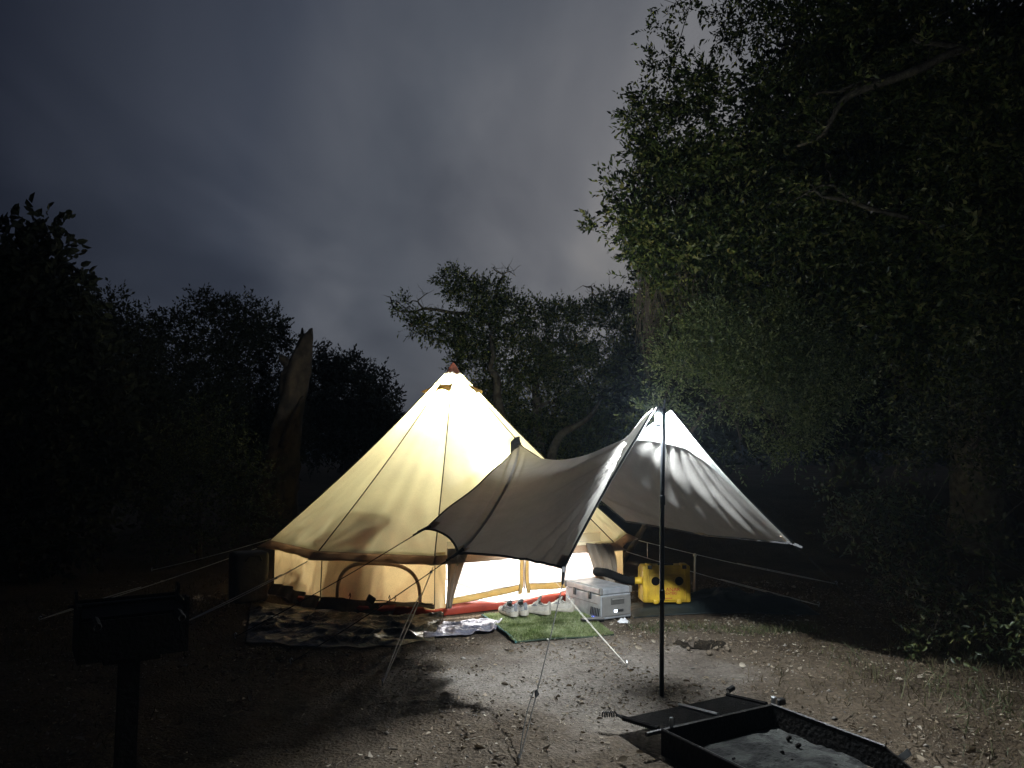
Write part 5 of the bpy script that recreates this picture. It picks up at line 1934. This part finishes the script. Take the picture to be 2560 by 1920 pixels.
x, y = scatter(52000, -4.5, 4.6, 2.6, 9.2, lambda x, y: np.clip(fbm(x, y, 1.4, 4, 4) * 4.2 - 1.7, .04, 1))
k = len(x)
d = unit(np.stack([rng.normal(size=k), rng.normal(size=k), rng.normal(size=k) * .25], -1))
b = np.stack([x, y, gh(x, y) + .004 + .006 * rng.random(k)], -1)
Ls = np.clip(rng.lognormal(-4.15, .5, k), .006, .07)
V, F = leaf_arrays(b, d, Ls, Ls * rng.uniform(.35, .6, k), .22, True)
o = np_mesh('leaf_litter', V, F, M['dry_leaf'])
tag(o, 'scattered dry leaf litter covering the bare dirt', 'leaf litter', kind='stuff')

x, y = scatter(9000, -4, 4, 2.6, 8.6, lambda x, y: np.clip(fbm(x, y, .9, 3, 24) * 2.2 - .6, .08, 1))
k = len(x)
oct_v = np.array([(1, 0, 0), (-1, 0, 0), (0, 1, 0), (0, -1, 0), (0, 0, 1), (0, 0, -1)], float)
oct_f = np.array([(0, 2, 4), (2, 1, 4), (1, 3, 4), (3, 0, 4), (2, 0, 5), (1, 2, 5), (3, 1, 5), (0, 3, 5)])
sz = rng.uniform(.0025, .008, k) * np.where(rng.random(k) < .03, 2.4, 1)
V = (oct_v[None] * rng.uniform(.6, 1.2, (k, 6, 1))) * sz[:, None, None] * np.array([1.2, 1, .7]) + np.stack([x, y, gh(x, y) + sz * .2], -1)[:, None, :]
V = V + rng.normal(size=V.shape) * (sz[:, None, None] * .12)
F = (oct_f[None] + (np.arange(k) * 6)[:, None, None]).reshape(-1, 3)
o = np_mesh('pebbles', V.reshape(-1, 3), F, M['pebble'])
tag(o, 'small pebbles and dirt clods strewn over the ground', 'pebbles', kind='stuff')

tw = MB()
for q in range(420):
    x = random.uniform(-3.5, 4); y = random.uniform(2.7, 8)
    if math.hypot(x - CX, y - CY) < TR + .1 or (-.3 < x < .95 and 6.1 < y < 7.5) or (.3 < x < 1.9 and 2.7 < y < 4.4):
        continue
    a = random.uniform(0, 6.28); L = random.uniform(.03, .14)
    p0 = (x, y, gz(x, y) + .006); p2 = (x + L * math.cos(a), y + L * math.sin(a), gz(x + L * math.cos(a), y + L * math.sin(a)) + .006)
    p1 = ((p0[0] + p2[0]) / 2 + random.gauss(0, .006), (p0[1] + p2[1]) / 2, max(p0[2], p2[2]) + .006)
    tw.tube([p0, p1, p2], [.003, .0026, .0016], 4)
o = tw.build('fallen_twigs', M['twig'])
tag(o, 'thin dry twigs fallen on the dirt', 'twigs', kind='stuff')


def grass(name, label, mat, n, x0, x1, y0, y1, mask, h0, h1, lean=.45):
    x, y = scatter(n, x0, x1, y0, y1, mask)
    k = len(x)
    cx_ = np.round(x * 11) / 11; cy_ = np.round(y * 11) / 11
    x = x * .45 + cx_ * .55 + rng.normal(size=k) * .012; y = y * .45 + cy_ * .55 + rng.normal(size=k) * .012
    b = np.stack([x, y, gh(x, y) - .004], -1)
    d = unit(rng.normal(size=(k, 3)) * lean + np.array([0, 0, 1.0]))
    Lh = rng.uniform(h0, h1, k) * (.5 + fbm(x, y, 2.0, 2, 14))
    side = unit(np.cross(d, rnd_dir(k))) * rng.uniform(.0016, .0034, k)[:, None]
    bend = rng.normal(size=(k, 3)) * .25 * Lh[:, None]
    bend[:, 2] = -np.abs(bend[:, 2]) * .5
    mid = b + d * (Lh * .55)[:, None]
    tip = b + d * Lh[:, None] + bend
    V = np.stack([b - side, b + side, mid + side * .75, tip, mid - side * .75], 1).reshape(-1, 3)
    o_ = (np.arange(k) * 5)[:, None]
    F = np.concatenate([o_ + np.array([0, 1, 2]), o_ + np.array([0, 2, 4]), o_ + np.array([4, 2, 3])], 1).reshape(-1, 3)
    o = np_mesh(name, V, F, mat)
    tag(o, label, 'grass', kind='stuff')
    return o


right = lambda x, y: np.clip((x - 1.1 - .25 * (6.3 - y) * (y < 6.3)) * .8, 0, 1) * np.clip(fbm(x, y, 1.7, 3, 33) * 3 - 1.0, .02, 1)
grass('dry_grass', 'patches of short dry grass in front of the right shrub', M['dry_grass'], 24000, .8, 5.6, 3.2, 9.4, right, .03, .11)
left = lambda x, y: np.clip((-1.9 - x) * .6, 0, 1) * np.clip(fbm(x, y, 1.2, 3, 53) * 3 - 1.05, 0, 1)
grass('left_dry_grass', 'sparse dry grass on the dark ground left of the tent', M['dry_grass'], 34000, -6, -1.5, 3.2, 11, left, .03, .09)
tuft = lambda x, y: np.exp(-(((y - 6.72 - .04 * np.sin(x * 9)) / .10) ** 2)) * np.clip((x - .95) * 5, 0, 1)
grass('weed_row', 'green weeds growing along the folded tarp beside the cooler', M['weed'], 6000, .92, 2.6, 6.3, 7.12, tuft, .03, .11, .6)
low = lambda x, y: np.clip((x - 2.2) * .6, 0, 1) * np.clip(fbm(x, y, 2.1, 3, 43) * 3 - 1.1, 0, 1)
grass('shrub_weeds', 'taller green weeds at the foot of the right shrub', M['weed'], 14000, 2.0, 5.0, 3.4, 6.2, low, .06, .2, .55)

# ------------------------------------------------------------------ damp night air
hz = MB().box((0, 420, 11), (1240, 980, 40))
hm_, hn, hl = new_mat('haze')
ho = N(hn, 'ShaderNodeOutputMaterial')
hv = N(hn, 'ShaderNodeVolumePrincipled')
hv.inputs['Color'].default_value = (.62, .80, 1.0, 1)
hv.inputs['Density'].default_value = .0008
hv.inputs['Anisotropy'].default_value = .3
hl.new(hv.outputs[0], ho.inputs['Volume'])
o = hz.build('haze', hm_)
tag(o, 'thin damp night air glowing round the lamps', 'haze', kind='stuff')
